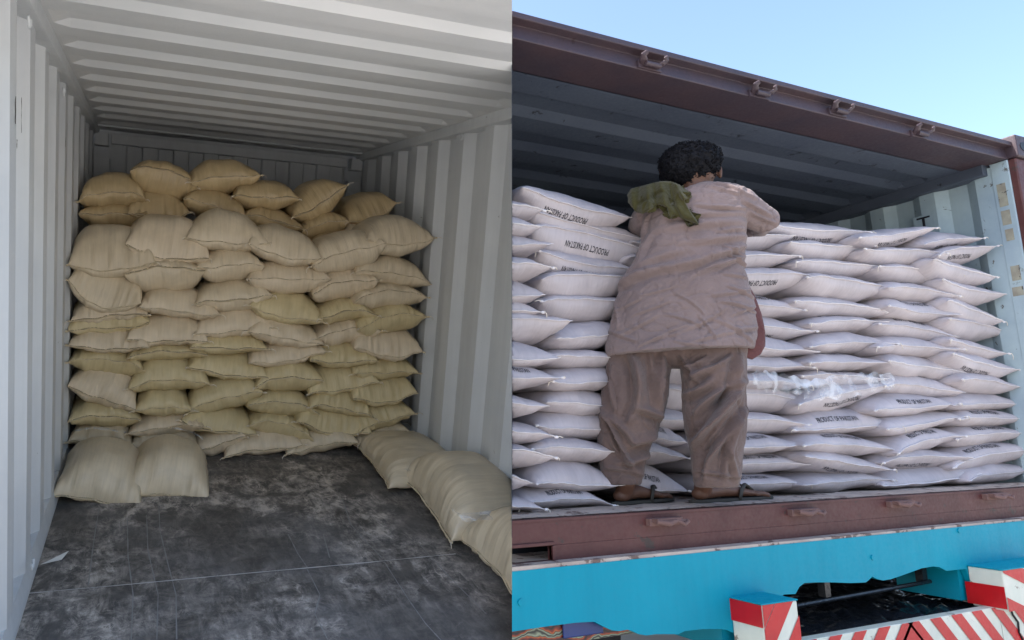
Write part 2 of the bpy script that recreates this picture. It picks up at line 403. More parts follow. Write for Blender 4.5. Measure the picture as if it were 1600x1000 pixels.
# lashing rings and scuffs on the walls
def ring(mb, c, r, t, axis=0):
    pts = []
    for k in range(13):
        a = -math.pi * .1 + k / 12 * math.pi * 1.2
        p = [0, 0, 0]; p[(axis + 1) % 3] = math.cos(a) * r; p[2] = -math.sin(a) * r * 1.1; pts.append(np.array(c) + np.array(p))
    mb.tube(pts, t, 8)
for (px, py, ax, val) in ((40, 30, 0, .03), (96, 140, 0, .03), (724, 212, 0, WA - .03), (46, 880, 0, .02)):
    p = on_a(px, py, ax, val); b = MB(); ring(b, p + np.array([.012 * (1 if val < 1 else -1), 0, 0]), .022, .005, 0); part('lashing_ring', b, M_GREY, CA, True)
M_SCUFF = mat_plain('dark_scrape', lin((80, 78, 76)), .9)
sc = MB()
for (px, py, hh, ww) in ((24, 172, .09, .008), (33, 180, .12, .006), (26, 225, .03, .008), (102, 222, .05, .008)):
    p = on_a(px, py, 0, 0.001)
    rs = np.random.RandomState(int(px)); zz = np.linspace(-hh / 2, hh / 2, 9)
    L = [(0.002, p[1] - ww * (.2 + rs.rand()), p[2] + z) for z in zz]; R = [(0.002, p[1] + ww * (.2 + rs.rand()), p[2] + z) for z in zz]
    n = 9; sc.add(L + R, [(i, i + 1, n + i + 1, n + i) for i in range(n - 1)])
part('wall_scrapes', sc, M_SCUFF, CA)
# paper scrap
p = on_a(85, 876, 2, .004); b = MB()
b.add([(-.055, -.03, .0), (.03, -.005, .004), (.055, .04, .022), (.0, .012, .008), (-.03, -.012, .003)], [(0, 1, 3, 4), (1, 2, 3)])
b.add([(-.055, -.03, .0015), (.03, -.005, .0055), (.055, .04, .0235), (.0, .012, .0095), (-.03, -.012, .0045)], [(0, 4, 3, 1), (1, 3, 2)])
q = obj('paper_scrap', b, M_PAPER, M=FA @ Matrix.Translation(p)); tag(q, 'small torn scrap of white paper lying on the dark floor near the grey wall', 'paper scrap')

# ------------------------------------------------------------------ sacks
def text_mesh(body):
    cu = bpy.data.curves.new('txt', 'FONT'); cu.body = body; cu.size = 1; cu.align_x = 'CENTER'; cu.resolution_u = 2
    try: cu.offset = .012
    except Exception: pass
    o = bpy.data.objects.new('txt', cu); COL.objects.link(o)
    dg = bpy.context.evaluated_depsgraph_get(); me = bpy.data.meshes.new_from_object(o.evaluated_get(dg))
    v = np.array([tuple(x.co) for x in me.vertices]); f = [tuple(p.vertices) for p in me.polygons]
    bpy.data.objects.remove(o); bpy.data.curves.remove(cu); bpy.data.meshes.remove(me)
    v[:, 0] -= (v[:, 0].max() + v[:, 0].min()) / 2; v[:, 0] /= (v[:, 0].max() - v[:, 0].min()); v[:, 1] -= v[:, 1].min(); v[:, 1] /= v[:, 1].max()
    return v, f
TXT = text_mesh('PRODUCT OF PAKISTAN')
NU, NV = 54, 30
def sack_grid(wd, dp, ht, hb, arch, seed, plump=.62, pleat=.0035, hemy=0., wrinkle=1.0, boxy=3.2, lens=0):
    rs = np.random.RandomState(seed)
    s = np.linspace(-1, 1, NU); t = np.linspace(-1, 1, NV)
    u = np.sin(s * math.pi / 2) * .55 + s * .45
    v = -1 + 2 * ((t + 1) / 2) ** 1.7
    v = np.where(v > .6, .6 + .4 * np.sin((v - .6) / .4 * math.pi / 2), v)
    U, V = np.meshgrid(u, v, indexing='ij')
    au = (2.5 + rs.rand() * 1.0) if not lens else (2.15 + .5 * rs.rand())
    th = np.clip(1 - np.abs(U) ** au, 0, 1) ** plump * np.clip(1 - np.abs(V) ** boxy, 0, 1) ** .52
    th = th * (1 + .10 * (rs.rand() - .5) * U + .07 * math.sin(seed) * np.sin(2.5 * U + seed))
    X = wd / 2 * U * (1 - .055 * (1 - V ** 2) * np.abs(U))
    Y = dp / 2 * (V + 1) - 0.0
    Y = Y + (.030 + .015 * rs.rand()) * (1 - U ** 2) * (V < 0) * (V ** 2)
    sk = rs.rand() - .5
    zs = arch * (1 - U ** 2) + (.004 if lens else .008) * np.sin(U * (2.2 + rs.rand()) + rs.rand() * 6) * (1 - U ** 4) + (.002 if lens else .004) * np.sin(U * 9 + rs.rand() * 6)
    # drooping ears
    ear = (rs.rand(2) - .35) * .02
    zs = zs - np.where(U > 0, ear[0], ear[1]) * np.abs(U) ** 6
    zs = zs * np.exp(-(V + 1) * .5)
    out = []
    for sg, h in ((1, ht), (-1, hb)):
        P = np.stack([X, Y, zs + sg * h * th], -1)
        dU = np.gradient(P, axis=0); dV = np.gradient(P, axis=1)
        N = np.cross(dU, dV) * sg; N /= (np.linalg.norm(N, axis=-1, keepdims=True) + 1e-12)
        q = P.reshape(-1, 3); off = seed * 3.7
        big = fbm(q * 7 + off, 2).reshape(NU, NV) * .010
        dist = Y - dp * .0
        k = np.stack([q[:, 0] * 46 + off, q[:, 1] * 4 + sg * 5, q[:, 2] * 3], 1)
        pl = vnoise(k).reshape(NU, NV); pl = np.abs(pl) ** .8 * np.sign(pl)
        k2 = np.stack([q[:, 0] * 24 + off + q[:, 1] * 9 * sk, q[:, 1] * 7, q[:, 2] * 7], 1); w2 = fbm(k2, 2).reshape(NU, NV)
        # crumple near the ears
        er = np.exp(-((1 - np.abs(U)) / .16) ** 2) ; cr = fbm(q * 38 + off, 2).reshape(NU, NV) * .007 * er
        d = big + pleat * pl * np.exp(-dist / .16) * 1.5 + .0035 * w2 * wrinkle + cr
        edge = np.clip(th * 4, 0, 1)
        P = P + N * (d * edge)[..., None]
        out.append((P, N))
    # weld the two sheets on the perimeter
    return u, v, out
def make_sack(name, frame, P1, P2, ht, hb, depth, mat, hemmat, seed, arch=0, text=None, ydir=(0, 1, 0), cut=0, film=False, plump=.54, pleat=.0060, threads=2, stitch=True, boxy=3.2, yaw=0, wrinkle=1.0, lens=0, txtscale=1.0):
    P1 = np.array(P1, float); P2 = np.array(P2, float)
    wd = np.linalg.norm(P2 - P1); X = (P2 - P1) / wd; Yd = np.array(ydir, float); Yd -= X * (Yd @ X); Yd /= np.linalg.norm(Yd); Z = np.cross(X, Yd)
    c = (P1 + P2) / 2
    M = np.eye(4); M[:3, 0] = X; M[:3, 1] = Yd; M[:3, 2] = Z; M[:3, 3] = c
    W = frame @ Matrix(M.tolist())
    if yaw: W = W @ Matrix.Rotation(yaw, 4, 'Z')
    u, v, S = sack_grid(wd, depth, ht, hb, arch, seed, plump, pleat, 0, wrinkle, boxy, lens)
    A = S[0][0]; B = S[1][0]
    mb_v = [A.reshape(-1, 3)]; idx = np.arange(NU * NV).reshape(NU, NV); idb = np.zeros((NU, NV), int) - 1
    per = np.zeros((NU, NV), bool); per[0] = per[-1] = True; per[:, 0] = per[:, -1] = True
    idb[per] = idx[per]; inner = ~per; idb[inner] = NU * NV + np.arange(inner.sum())
    verts = np.concatenate([A.reshape(-1, 3), B[inner]])
    q1 = np.stack([idx[:-1, :-1], idx[1:, :-1], idx[1:, 1:], idx[:-1, 1:]], -1).reshape(-1, 4)
    q2 = np.stack([idb[:-1, :-1], idb[:-1, 1:], idb[1:, 1:], idb[1:, :-1]], -1).reshape(-1, 4)
    faces = np.concatenate([q1, q2]).tolist(); mi = [0] * len(faces); verts = verts.tolist()
    nsm = len(faces)
    if text:
        tv, tf = TXT; sd_ = 0 if 'top' in text else 1; P, N = S[sd_]; flip = 'flip' in text
        tw = txtscale; mid = P[NU // 2]; arc = np.concatenate([[0], np.cumsum(np.linalg.norm(np.diff(mid, axis=0), axis=1))])
        lh = .034; s0 = (.028 if sd_ == 0 else .036) + (seed % 5) * .005
        if 'far' in text: s0 += .022
        o = len(verts)
        a = tv[:, 0] * (-1 if flip else 1) * tw + ((seed * 37) % 11 - 5) * .02; bb = s0 + (1 - tv[:, 1] if flip else tv[:, 1]) * lh
        if sd_ == 1: bb = s0 + (tv[:, 1] if flip else 1 - tv[:, 1]) * lh
        ii = np.interp(np.clip(a, -.95, .95), u, np.arange(NU)); jj = np.interp(bb, arc, np.arange(NV))
        i0 = np.clip(ii.astype(int), 0, NU - 2); j0 = np.clip(jj.astype(int), 0, NV - 2); fi = (ii - i0)[:, None]; fj = (jj - j0)[:, None]
        g = lambda G: (G[i0, j0] * (1 - fi) * (1 - fj) + G[i0 + 1, j0] * fi * (1 - fj) + G[i0, j0 + 1] * (1 - fi) * fj + G[i0 + 1, j0 + 1] * fi * fj)
        verts += (g(P) + g(N) * .0022).tolist(); faces += [tuple(k + o for k in t) for t in tf]; mi += [1] * len(tf)
    me = bpy.data.meshes.new(name); me.from_pydata(verts, [], faces)
    me.polygons.foreach_set('material_index', mi); me.polygons.foreach_set('use_smooth', [True] * nsm + [False] * (len(faces) - nsm)); me.update()
    me.materials.append(mat); me.materials.append(M_INK)
    o = obj(name, me, mat, M=W, cut=cut)
    if o is None: return None
    # hem: flat sewn lip along the front edge, dark chain stitch and twine tails
    rs = np.random.RandomState(seed + 991); h = MB(); E = A[:, 0]
    n = NU; wv = rs.rand(n); lp = []; th_ = .0018; lw = .011 if stitch else .010
    ring_ = []
    dz = (.6 if stitch else .3) * (.0035 * np.sin(np.arange(n) * .9 + seed) + .003 * (wv - .5))
    tiltz = (rs.rand() - .5) * .010
    for i in range(n):
        e = E[i]; ww = lw * (.8 + .35 * wv[i])
        for (yy, zz) in ((.004, th_), (-ww, th_ * .6 + tiltz + dz[i]), (-ww, -th_ * .6 + tiltz + dz[i]), (.004, -th_)): ring_.append((e[0], e[1] + yy, e[2] + zz))
    f = []
    for i in range(n - 1):
        for k in range(4): f.append((i * 4 + k, (i + 1) * 4 + k, (i + 1) * 4 + (k + 1) % 4, i * 4 + (k + 1) % 4))
    f += [(0, 1, 2, 3), ((n - 1) * 4 + 3, (n - 1) * 4 + 2, (n - 1) * 4 + 1, (n - 1) * 4)]
    h.add(ring_, f)
    if stitch:
        k = 2
        while k < n - 2:
            a = E[k] + np.array([0, -.0045, .003]); b_ = E[k + 1] + np.array([0, -.0045, .003]); a = a + (b_ - a) * .1
            h.tube([a, b_], .0013, 4, 1); k += 1 if rs.rand() < .8 else 2
    for i in range(threads):
        if rs.rand() < .3: continue
        e = E[0 if i == 0 else -1]; sgn = -1 if i == 0 else 1; L = .02 + .035 * rs.rand(); dx = sgn * (.3 + .7 * rs.rand()); cz = rs.rand() * .8
        h.tube([e, e + np.array([dx * L * .5, -.012, .004 - .002 * cz]), e + np.array([dx * L * .9, -.014, -L * .3 * cz]), e + np.array([dx * L * 1.0, -.012, -L * cz])], [.003, .0026, .0022, .0018], 6, 2)
        # gathered nub at the corner
        ellip(h, e + np.array([sgn * .006, -.004, 0]), (.012, .008, .007), 8, 6, mi=0)
    me2 = h.mesh('sewn_hem', True)
    for q in (hemmat, M_THREADD, M_THREAD): me2.materials.append(q)
    if (not cut) or cut_mesh(me2, W, cut):
        o2 = bpy.data.objects.new('sewn_hem', me2); COL.objects.link(o2); o2.parent = o
    return o
ORD = ['first', 'second', 'third', 'fourth', 'fifth', 'sixth', 'seventh', 'eighth', 'ninth', 'tenth', 'eleventh', 'twelfth', 'thirteenth', 'fourteenth']
# (left ear x,y, right ear x,y, top, bottom, colour) on the photograph, laid out on the stack's real front plane
T_, O_, Y_, P_ = 'T', 'O', 'Y', 'P'
MATS = {'T': (M_TAN, 'dark tan'), 'O': (M_OLIVE, 'olive'), 'Y': (M_PALE, 'cream'), 'P': (M_PINK, 'pale pinkish')}
BACK = [
 [(122,313,228,309,263,322,T_,.2),(203,266,310,294,247,304,T_,.3),(297,286,409,273,246,300,T_,.05),(365,306,468,308,279,328,T_,0),(458,338,543,290,288,342,T_,-.1),(545,345,621,316,308,352,T_,-.3)],
 [(122,334,235,336,316,360,T_,0),(200,332,296,334,298,348,T_,-.2),(286,312,388,340,294,340,T_,.1),(383,336,474,358,322,366,T_,.1),(472,362,547,346,332,372,T_,.1),(540,364,610,350,338,378,Y_,0)],
 [(110,388,215,380,356,400,P_,0),(207,366,300,362,345,392,T_,0),(300,372,400,372,345,400,T_,0),(392,380,492,380,352,400,T_,0),(490,384,580,380,356,404,T_,0),(575,380,640,380,358,404,T_,0)],
]
FRONT = [
 [(106,410,243,411,360,430,Y_,-.2),(196,379,328,403,343,408,P_,-.2),(291,373,420,378,334,392,Y_,-.1),(388,383,503,404,358,414,Y_,-.15),(488,416,604,380,366,428,Y_,.05),(574,375,680,372,346,405,Y_,-.2)],
 [(106,437,221,474,420,482,Y_,-.4),(194,430,322,424,404,460,Y_,.15),(306,419,414,414,390,443,Y_,0),(388,437,520,436,411,462,P_,0),(489,462,594,440,420,470,P_,.2),(556,424,673,445,398,448,Y_,.15)],
 [(110,500,232,492,462,510,P_,0),(216,478,344,493,456,502,P_,-.1),(304,474,428,462,440,490,Y_,0),(390,480,506,503,459,510,O_,-.1),(499,500,592,491,468,506,O_,.2),(554,470,670,464,443,485,Y_,.25)],
 [(106,515,236,505,470,522,O_,-.1),(196,529,326,533,496,540,P_,-.1),(304,522,430,512,485,528,P_,-.1),(388,518,508,538,503,547,P_,-.1),(495,526,597,516,502,544,P_,.1),(560,514,669,496,477,524,O_,.2)],
 [(106,540,234,545,517,551,P_,-.1),(196,560,326,553,539,568,O_,.2),(296,543,420,546,522,558,O_,0),(388,566,512,550,540,576,P_,-.2),(485,563,591,564,541,580,O_,-.1),(554,542,661,547,521,566,P_,-.3)],
 [(106,565,227,580,545,593,O_,.2),(200,610,329,599,563,615,O_,.15),(293,574,420,590,555,597,O_,-.1),(398,604,506,595,568,617,O_,.15),(482,614,595,597,576,618,O_,-.1),(552,584,656,583,562,598,O_,0)],
 [(106,602,213,640,584,645,P_,-.1),(210,644,299,641,611,655,O_,.1),(292,646,412,612,594,648,O_,.1),(386,636,501,648,611,654,O_,.3),(484,634,586,652,611,650,O_,.1),(551,622,653,613,596,637,O_,-.3)],
 [(106,657,222,656,631,674,O_,.1),(200,679,320,668,652,690,P_,.1),(282,658,402,679,645,684,O_,-.2),(390,664,491,688,648,692,O_,.3),(464,656,582,678,645,685,O_,-.3),(560,676,649,645,632,678,O_,0)],
 [(104,690,206,690,668,708,Y_,0),(204,700,312,700,676,712,Y_,0),(304,708,386,684,678,717,P_,0),(350,714,474,697,678,718,P_,0),(447,711,560,690,679,716,Y_,0),(560,694,643,674,668,700,Y_,0)],
]
seed = 100
POS6 = ['touching the left wall', 'second from left wall', 'third from left wall', 'third from right wall', 'second from right wall', 'touching the right wall']
def sack_px(frame, on, row, yv, depth, label, group, rnd, cut=0, **k):
    global seed
    xl, yl, xr, yr, tp, bt, cc, ar = row[:8]
    seed += 1
    P1 = on(xl, yl, 1, yv); P2 = on(xr, yr, 1, yv)
    cx = (xl + xr) / 2; ym = (yl + yr) / 2
    zt = on(cx, tp, 1, yv)[2]; zb = on(cx, bt, 1, yv)[2]; zm = (P1[2] + P2[2]) / 2
    H = zt - zb; arch = ar * H
    ht = max(zt - zm - arch, .3 * H) + .006; hb = max(zm + arch - zb, .25 * H) + .006
    mat = MATS[cc][0] if cc in MATS else M_WHITE
    if cc == 'W': ht *= 1.10; hb *= 1.08
    o = make_sack('grain_sack', frame, P1, P2, ht, hb, depth, mat, M_HEM if cc in MATS else M_HEMW, seed, arch, cut=cut, yaw=rnd.uniform(-.05, .05), **k)
    if o is not None: tag(o, label, 'sack', group)
    return o
rnd = random.Random(5)
for r, row in enumerate(BACK):
    for c, s in enumerate(row):
        lab = f"{MATS[s[6]][1]} sack in the {['topmost', 'second', 'third'][r]} layer of the rear stack, {POS6[c]}"
        sack_px(FA, on_a, s, 4.50 + rnd.uniform(-.02, .03), .62, lab, 'brown sacks stacked in the grey container', rnd)
for r, row in enumerate(FRONT):
    for c, s in enumerate(row):
        lab = f"{MATS[s[6]][1]} sack, {ORD[r]} layer down of the front stack, {POS6[c]}"
        if r == 8: lab = f"{MATS[s[6]][1]} sack on the floor under the front stack, {POS6[c]}"
        sack_px(FA, on_a, s, 4.08 + r * 0 + rnd.uniform(-.02, .025), .62 if r else .6, lab, 'brown sacks stacked in the grey container', rnd)
# loose sacks lying on the floor
def loose(P1, P2, ht, hb, dp, label, ydir, sd_, cut=0, **k):
    o = make_sack('grain_sack', FA, P1, P2, ht, hb, dp, M_PALE if 'cream' in label else M_TAN, M_HEM, sd_, k.pop('arch', 0), ydir=ydir, cut=cut, **k)
    return tag(o, label, 'sack', 'sacks lying loose on the container floor')
zf = .035
k = dict(pleat=.007, plump=.5, boxy=3.6)
a = loose(on_a(79, 775, 1, 3.41), on_a(222, 793, 1, 3.40), .205, .05, .70, 'plump cream sack lying on the floor beside the left wall', (0, 1, 0), 501, **k)
b_ = loose(on_a(192, 771, 1, 3.46), on_a(328, 785, 1, 3.43), .215, .045, .70, 'cream sack on the floor leaning over its plump neighbour by the left wall', (0, 1, 0), 502, arch=-.0, **k)
k = dict(pleat=.007, plump=.42, boxy=3.6)
def fl(x, y, z): return on_a(x, y, 2, z)
r1 = loose(fl(547, 690, .05), fl(608, 764, .04), .15, .04, .56, 'cream sack lying against the front stack, farthest along the right wall', (1, 0, 0), 503, **k)
r2 = loose(fl(624, 742, .07), fl(706, 846, .04), .235, .05, .52, 'large cream sack by the right wall, middle of three with clear liner showing', (1, .08, .0), 504, cut=-1, **k)
r3 = loose(fl(719, 838, .05), fl(815, 952, .04), .225, .05, .50, 'ribbed cream sack nearest the camera beside the right wall', (1, .05, 0), 505, cut=-1, **k)
def film_strip(pts, wd, sd_, up=(0, 0, 1), n=70, m_=22, amp=.02):
    P = [np.array(p, float) for p in pts]; v = []
    seg = np.linspace(0, len(P) - 1, n)
    for i, s in enumerate(seg):
        k_ = min(int(s), len(P) - 2); p = P[k_] + (P[k_ + 1] - P[k_]) * (s - k_); t = P[-1] - P[0]; t /= np.linalg.norm(t)
        sd2 = np.cross(t, np.array(up, float)); sd2 /= np.linalg.norm(sd2) + 1e-9; ww = wd * (.55 + .45 * math.sin(math.pi * i / (n - 1)) ** .5 + .12 * math.sin(i * .35 + sd_))
        for j in range(m_):
            a_ = j / (m_ - 1) - .5; v.append(p + sd2 * a_ * ww + np.array(up, float) * .35 * wd * (.25 - a_ * a_))
    v = np.array(v); r = 1 - np.abs(fbm(v * np.array([6, 6, 11]) + sd_, 2)) * 2; v = v + np.array(up, float) * ((r * amp * .8)[:, None] + .008)
    v = v + np.stack([fbm(v * 12 + 50, 2), fbm(v * 12 + 90, 2), fbm(v * 12 + 130, 2)], 1) * .006
    mb = MB(); mb.add(v, [(i * m_ + j, (i + 1) * m_ + j, (i + 1) * m_ + j + 1, i * m_ + j + 1) for i in range(n - 1) for j in range(m_ - 1)]); return mb
def liner(parent, pts, wd, sd_, **k_):
    mb = film_strip(pts, wd, sd_, **k_); me = mb.mesh('plastic_liner', True)
    W = WM[parent.name]; me.transform(W.inverted() @ FA); me.materials.append(M_FILM)
    if cut_mesh(me, W, -1, False):
        o = bpy.data.objects.new('plastic_liner', me); COL.objects.link(o); o.parent = parent
liner(r1, [on_a(x, y, 2, .13) for x, y in ((634, 738), (650, 727), (680, 722), (712, 724))], .08, 3)
liner(r2, [on_a(x, y, 2, .20) for x, y in ((704, 803), (722, 815), (760, 812), (806, 800))], .09, 4)
liner(a, [on_a(x, y, 1, 4.02) for x, y in ((118, 676), (150, 672), (196, 680))], .05, 5, amp=.012)
liner(b_, [on_a(x, y, 1, 4.0) for x, y in ((268, 672), (300, 678), (318, 690))], .06, 6, amp=.012)

# ================================================================== RIGHT PLACE: loaded container on a painted truck
cp = Vector(CAM)
XR = 0.5 * (on_b(1562, 270, 1, 0)[0] + on_b(1598, 410, 1, 0)[0])
def zB(px, py): return on_b(px, py, 1, 0)[2]
XR += .07
Z_HT = .5 * (zB(1200, 127) + zB(1500, 207)); Z_HF = .5 * (zB(1200, 155) + zB(1500, 233)); Z_S = zB(1200, 788); Z_SB = zB(1200, 845); Z_BL = zB(1200, 853)
Z_CE = Z_HF + .02
# header underside depth: where the dark soffit ends
Y_HU = .5 * (on_b(800, 85, 2, Z_HF)[1] + on_b(1200, 179, 2, Z_HF)[1])
print('XR', XR, 'ZHT', Z_HT, 'ZHF', Z_HF, 'ZS', Z_S, 'ZSB', Z_SB, 'ZBL', Z_BL, 'YHU', Y_HU)
XL = -1.35
CB = thing('shipping_container', Matrix.Translation((0, 0, 0)), 'maroon shipping container with blue grey inside, loaded with white sacks on a truck', 'shipping container')
def P(name, mb, mat, parent=CB, smooth=False, cut=1, bev=0, label=None, fill=True):
    q = part(name, mb, mat, parent, smooth, cut, label, fill)
    if q is not None and bev: bevel(q, bev)
    return q
# header: pressed rail with an upper lip, sloping face and soffit
b = MB()
prof = [(-.035, Z_HT - .03), (-.035, Z_HT), (.25, Z_HT + .02), (.25, Z_HF), (Y_HU, Z_HF), (-.0, Z_HF), (.0, Z_HF + (Z_HT - Z_HF) * .1), (.012, Z_HT - .035)]
b.prism([(XL, y, z) for y, z in prof], (XR + .02 - XL, 0, 0))
header = P('door_header', b, M_MAROOND, bev=.004)
def keeper(mb, x, z, up=True, y=-.005, s=1.0):
    d = 1 if up else -1
    mb.box((x - .07 * s, y - .012, z - .02 * s), (x + .07 * s, y + .01, z + .02 * s))
    for sg in (-1, 1):
        pts = [(x + sg * .040 * s, y - .008, z), (x + sg * .060 * s, y - .035, z + d * .012), (x + sg * .070 * s, y - .050, z + d * .024 * s), (x + sg * .056 * s, y - .062, z + d * .036 * s)]
        mb.tube(pts, [(.020 * s, .010), (.020 * s, .010), (.017 * s, .009), (.011 * s, .008)], 8)
    mb.tube([(x - .045 * s, y - .03, z - .004), (x + .045 * s, y - .03, z - .004)], .014, 8)
for px, py in ((1020, 100), (1192, 145), (1315, 173), (1442, 208)):
    p = on_b(px, py, 1, -.03); b = MB(); keeper(b, p[0], p[2], True, y=.0, s=1.05)
    me = b.mesh('cam_keeper', False); me.materials.append(M_MAROOND); o = bpy.data.objects.new('cam_keeper', me); COL.objects.link(o); o.parent = header; bevel(o, .003)
# corner casting at the top right
c0 = on_b(1560, 232, 1, -.03)
b = MB(); b.box((XR + .01, -.06, Z_HT - .11), (XR + .19, .12, Z_HT + .045)); casting = P('corner_casting', b, M_MAROOND, bev=.01)
b = MB(); b.tube([(XR + .10, -.063, Z_HT - .035), (XR + .10, -.055, Z_HT - .035)], [(.05, .032)] * 2, 20); me = b.mesh('casting_slot'); me.materials.append(M_BLACK)
o = bpy.data.objects.new('casting_slot', me); COL.objects.link(o); o.parent = casting
# right post and jamb
b = MB(); b.box((XR + .015, -.04, Z_SB), (XR + .17, .10, Z_HT - .115)); P('corner_post', b, M_MAROON, bev=.008)
b = MB(); b.box((XR - .004, .0, Z_S), (XR + .012, .10, Z_HF - .003)); P('door_jamb', b, M_BWALL, bev=.003)
# right inner wall, corrugated
DB = 5.6
prof = corrugate(.10, DB, .36, .10, .07, .045, .0)
b = wall_mesh(prof, XR, 1, Z_S - .02, Z_HF - .02); P('side_wall', b, M_BWALL, fill=False)
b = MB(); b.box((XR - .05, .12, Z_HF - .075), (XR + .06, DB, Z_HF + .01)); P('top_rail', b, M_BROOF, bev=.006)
# stencilled letter and weathered stickers on the wall
tv, tf = text_mesh('T')
def wall_mark(pts, name, mat, x=.003):
    mb = MB(); mb.add([(XR - x, p[1], p[2]) for p in pts], [tuple(range(len(pts)))]); return P(name, mb, mat, cut=0)
M_STK = mat_paint('faded_sticker', lin((160, 158, 140)), lin((138, 132, 118)), lin((84, 80, 74)), .7, 14, .57, False)
for px, py, w_, h_ in ((1548, 310, .05, .16), (1553, 345, .05, .10), (1556, 372, .045, .08), (1570, 430, .05, .10), (1574, 458, .06, .06)):
    p = on_b(px, py, 0, XR); mb = MB(); mb.box((XR - .006, .03, p[2] - h_ / 2), (XR - .0045, .03 + w_, p[2] + h_ / 2)); P('sticker', mb, M_STK)
p = on_b(1444, 348, 0, XR)
mb = MB(); mb.box((XR - .0035, p[1] - .07, p[2] - .055), (XR - .0025, p[1] + .07, p[2] + .055)); P('label_plate', mb, M_BWALL)
mb = MB(); v = [(XR - .0055, p[1] - (a_ * .09), p[2] + (b2_ - .5) * .085) for a_, b2_, _ in tv]; mb.add(v, tf); P('stencil_letter', mb, M_INK)
# roof with shallow ribs running across
b = MB(); per = .40; ys = [.24]; zs = [0]; y = .42
while y < DB - .2:
    ys += [y, y + .05, y + .17, y + .24]; zs += [0, .03, .03, 0]; y += per
ys.append(DB); zs.append(0); v = []; f = []
xs = [XL, XR - .12, XR - .06, XR + .06]; am = [1, 1, 0, 0]
for yy, zz in zip(ys, zs):
    for xx, aa in zip(xs, am): v.append((xx, yy, Z_CE - .02 + zz * aa))
for j in range(len(ys) - 1):
    for i in range(3): f.append((j * 4 + i, (j + 1) * 4 + i, (j + 1) * 4 + i + 1, j * 4 + i + 1))
n0 = len(v); v += [(a1, b1, c1 + .006) for a1, b1, c1 in v]; f += [tuple(n0 + i for i in q[::-1]) for q in f]
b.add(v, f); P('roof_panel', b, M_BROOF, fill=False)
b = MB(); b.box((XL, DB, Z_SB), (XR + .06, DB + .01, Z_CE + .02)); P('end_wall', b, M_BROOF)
# loading sill with dusty top, fork pocket and keepers; floor behind
fp = [on_b(x, y, 1, 0) for x, y in ((862, 852), (862, 876))]
zf1, zf0, xfp = fp[0][2], fp[1][2], fp[0][0]
b = MB(); xr2 = XR + .17
b.box((XL, -.0, Z_S - .012), (xr2, .035, Z_S)); b.box((XL, .004, zf1), (xr2, .03, Z_S - .0125)); b.box((xfp, .004, Z_SB), (xr2, .03, zf1 - .0005)); b.box((XL, .004, Z_SB), (xfp - .0005, .03, zf0))
sill = P('door_sill', b, M_MAROON, bev=.003)
b = MB()
for bb in (((XL, -.006, zf1), (xfp + .012, .02, zf1 + .014)), ((xfp, -.006, zf0), (xfp + .014, .02, zf1 - .001))): b.box(*bb)
P('fork_pocket_rim', b, M_MAROON, bev=.002)
b = MB(); b.box((XL, .22, zf0 - .03), (xfp + .3, .5, zf1 + .03)); P('fork_pocket', b, M_BLACK)
b = MB()
n = 60; m_ = 8; v = []
for i in range(n):
    for j in range(m_):
        v.append((XL + (xr2 - XL) * i / (n - 1), .036 + j * .034, Z_S + .002 + .006 * (_tab[i, j, 3] * (.3 + .7 * (j > 0)))))
b.add(v, [(i * m_ + j, (i + 1) * m_ + j, (i + 1) * m_ + j + 1, i * m_ + j + 1) for i in range(n - 1) for j in range(m_ - 1)])
P('sill_ledge', b, M_DUST, smooth=True, fill=False)
b = MB(); b.box((XL, .037, Z_S - .05), (XR, DB, Z_S - .001)); P('floor', b, M_DUST)
for px, py, ww in ((1043, 817, 1), (1260, 802, 1), (1411, 789, 1), (1558, 777, 1)):
    p = on_b(px, py, 1, -.02); b = MB(); x, z = p[0], p[2]
    b.box((x - .10, -.022, z - .010), (x + .09, .006, z + .022)); b.box((x - .085, -.055, z + .004), (x + .05, -.018, z + .024))
    b.tube([(x - .09, -.05, z + .012), (x - .03, -.062, z + .002), (x + .02, -.05, z + .010), (x + .10, -.045, z + .004)], [.010, .014, .012, .009], 8)
    b.tube([(x + .03, -.05, z + .01), (x + .05, -.07, z - .004), (x + .085, -.055, z + .006)], .009, 8)
    me = b.mesh('cam_keeper'); me.materials.append(M_RUST); o = bpy.data.objects.new('cam_keeper', me); COL.objects.link(o); o.parent = sill; bevel(o, .003)
# heading of the added light-blocking sheet, along the line where the places meet
cd = RB.T @ np.array([(800 - PPX) / F_PX, 0, 1.0]); cdh = np.array([cd[0], cd[1], 0]); cdh /= np.linalg.norm(cdh)

# ------------------------------------------------------------------ truck
TR = thing('truck', Matrix.Translation((0, 0, 0)), 'turquoise painted truck bed with scalloped board and red and cream striped blocks', 'truck')
YT = -.06
def on_t(px, py, y=YT): return on_b(px, py, 1, y)
top = [(780, 895.5), (1000, 873), (1200, 853), (1400, 833), (1640, 810)]
bot = [(1640, 905), (1520, 915), (1509, 889), (1479, 892), (1468, 886), (1458, 885), (1440, 888), (1410, 899), (1392, 905), (1380, 907), (1371, 905), (1363, 901), (1358, 906), (1353, 910), (1330, 911), (1302, 910), (1275, 910), (1257, 911), (1249, 917), (1243, 928), (1225, 929), (1190, 955), (1145, 989), (1138, 985), (1127, 983), (1098, 983), (1070, 986), (1060, 991), (1040, 991), (1025, 991), (1010, 993), (998, 991), (988, 986), (980, 984), (968, 986), (956, 985), (943, 979), (929, 971.5), (900, 973), (860, 978), (780, 990)]
b = MB(); b.prism([on_t(*p) for p in top + bot], (0, .03, 0)); 
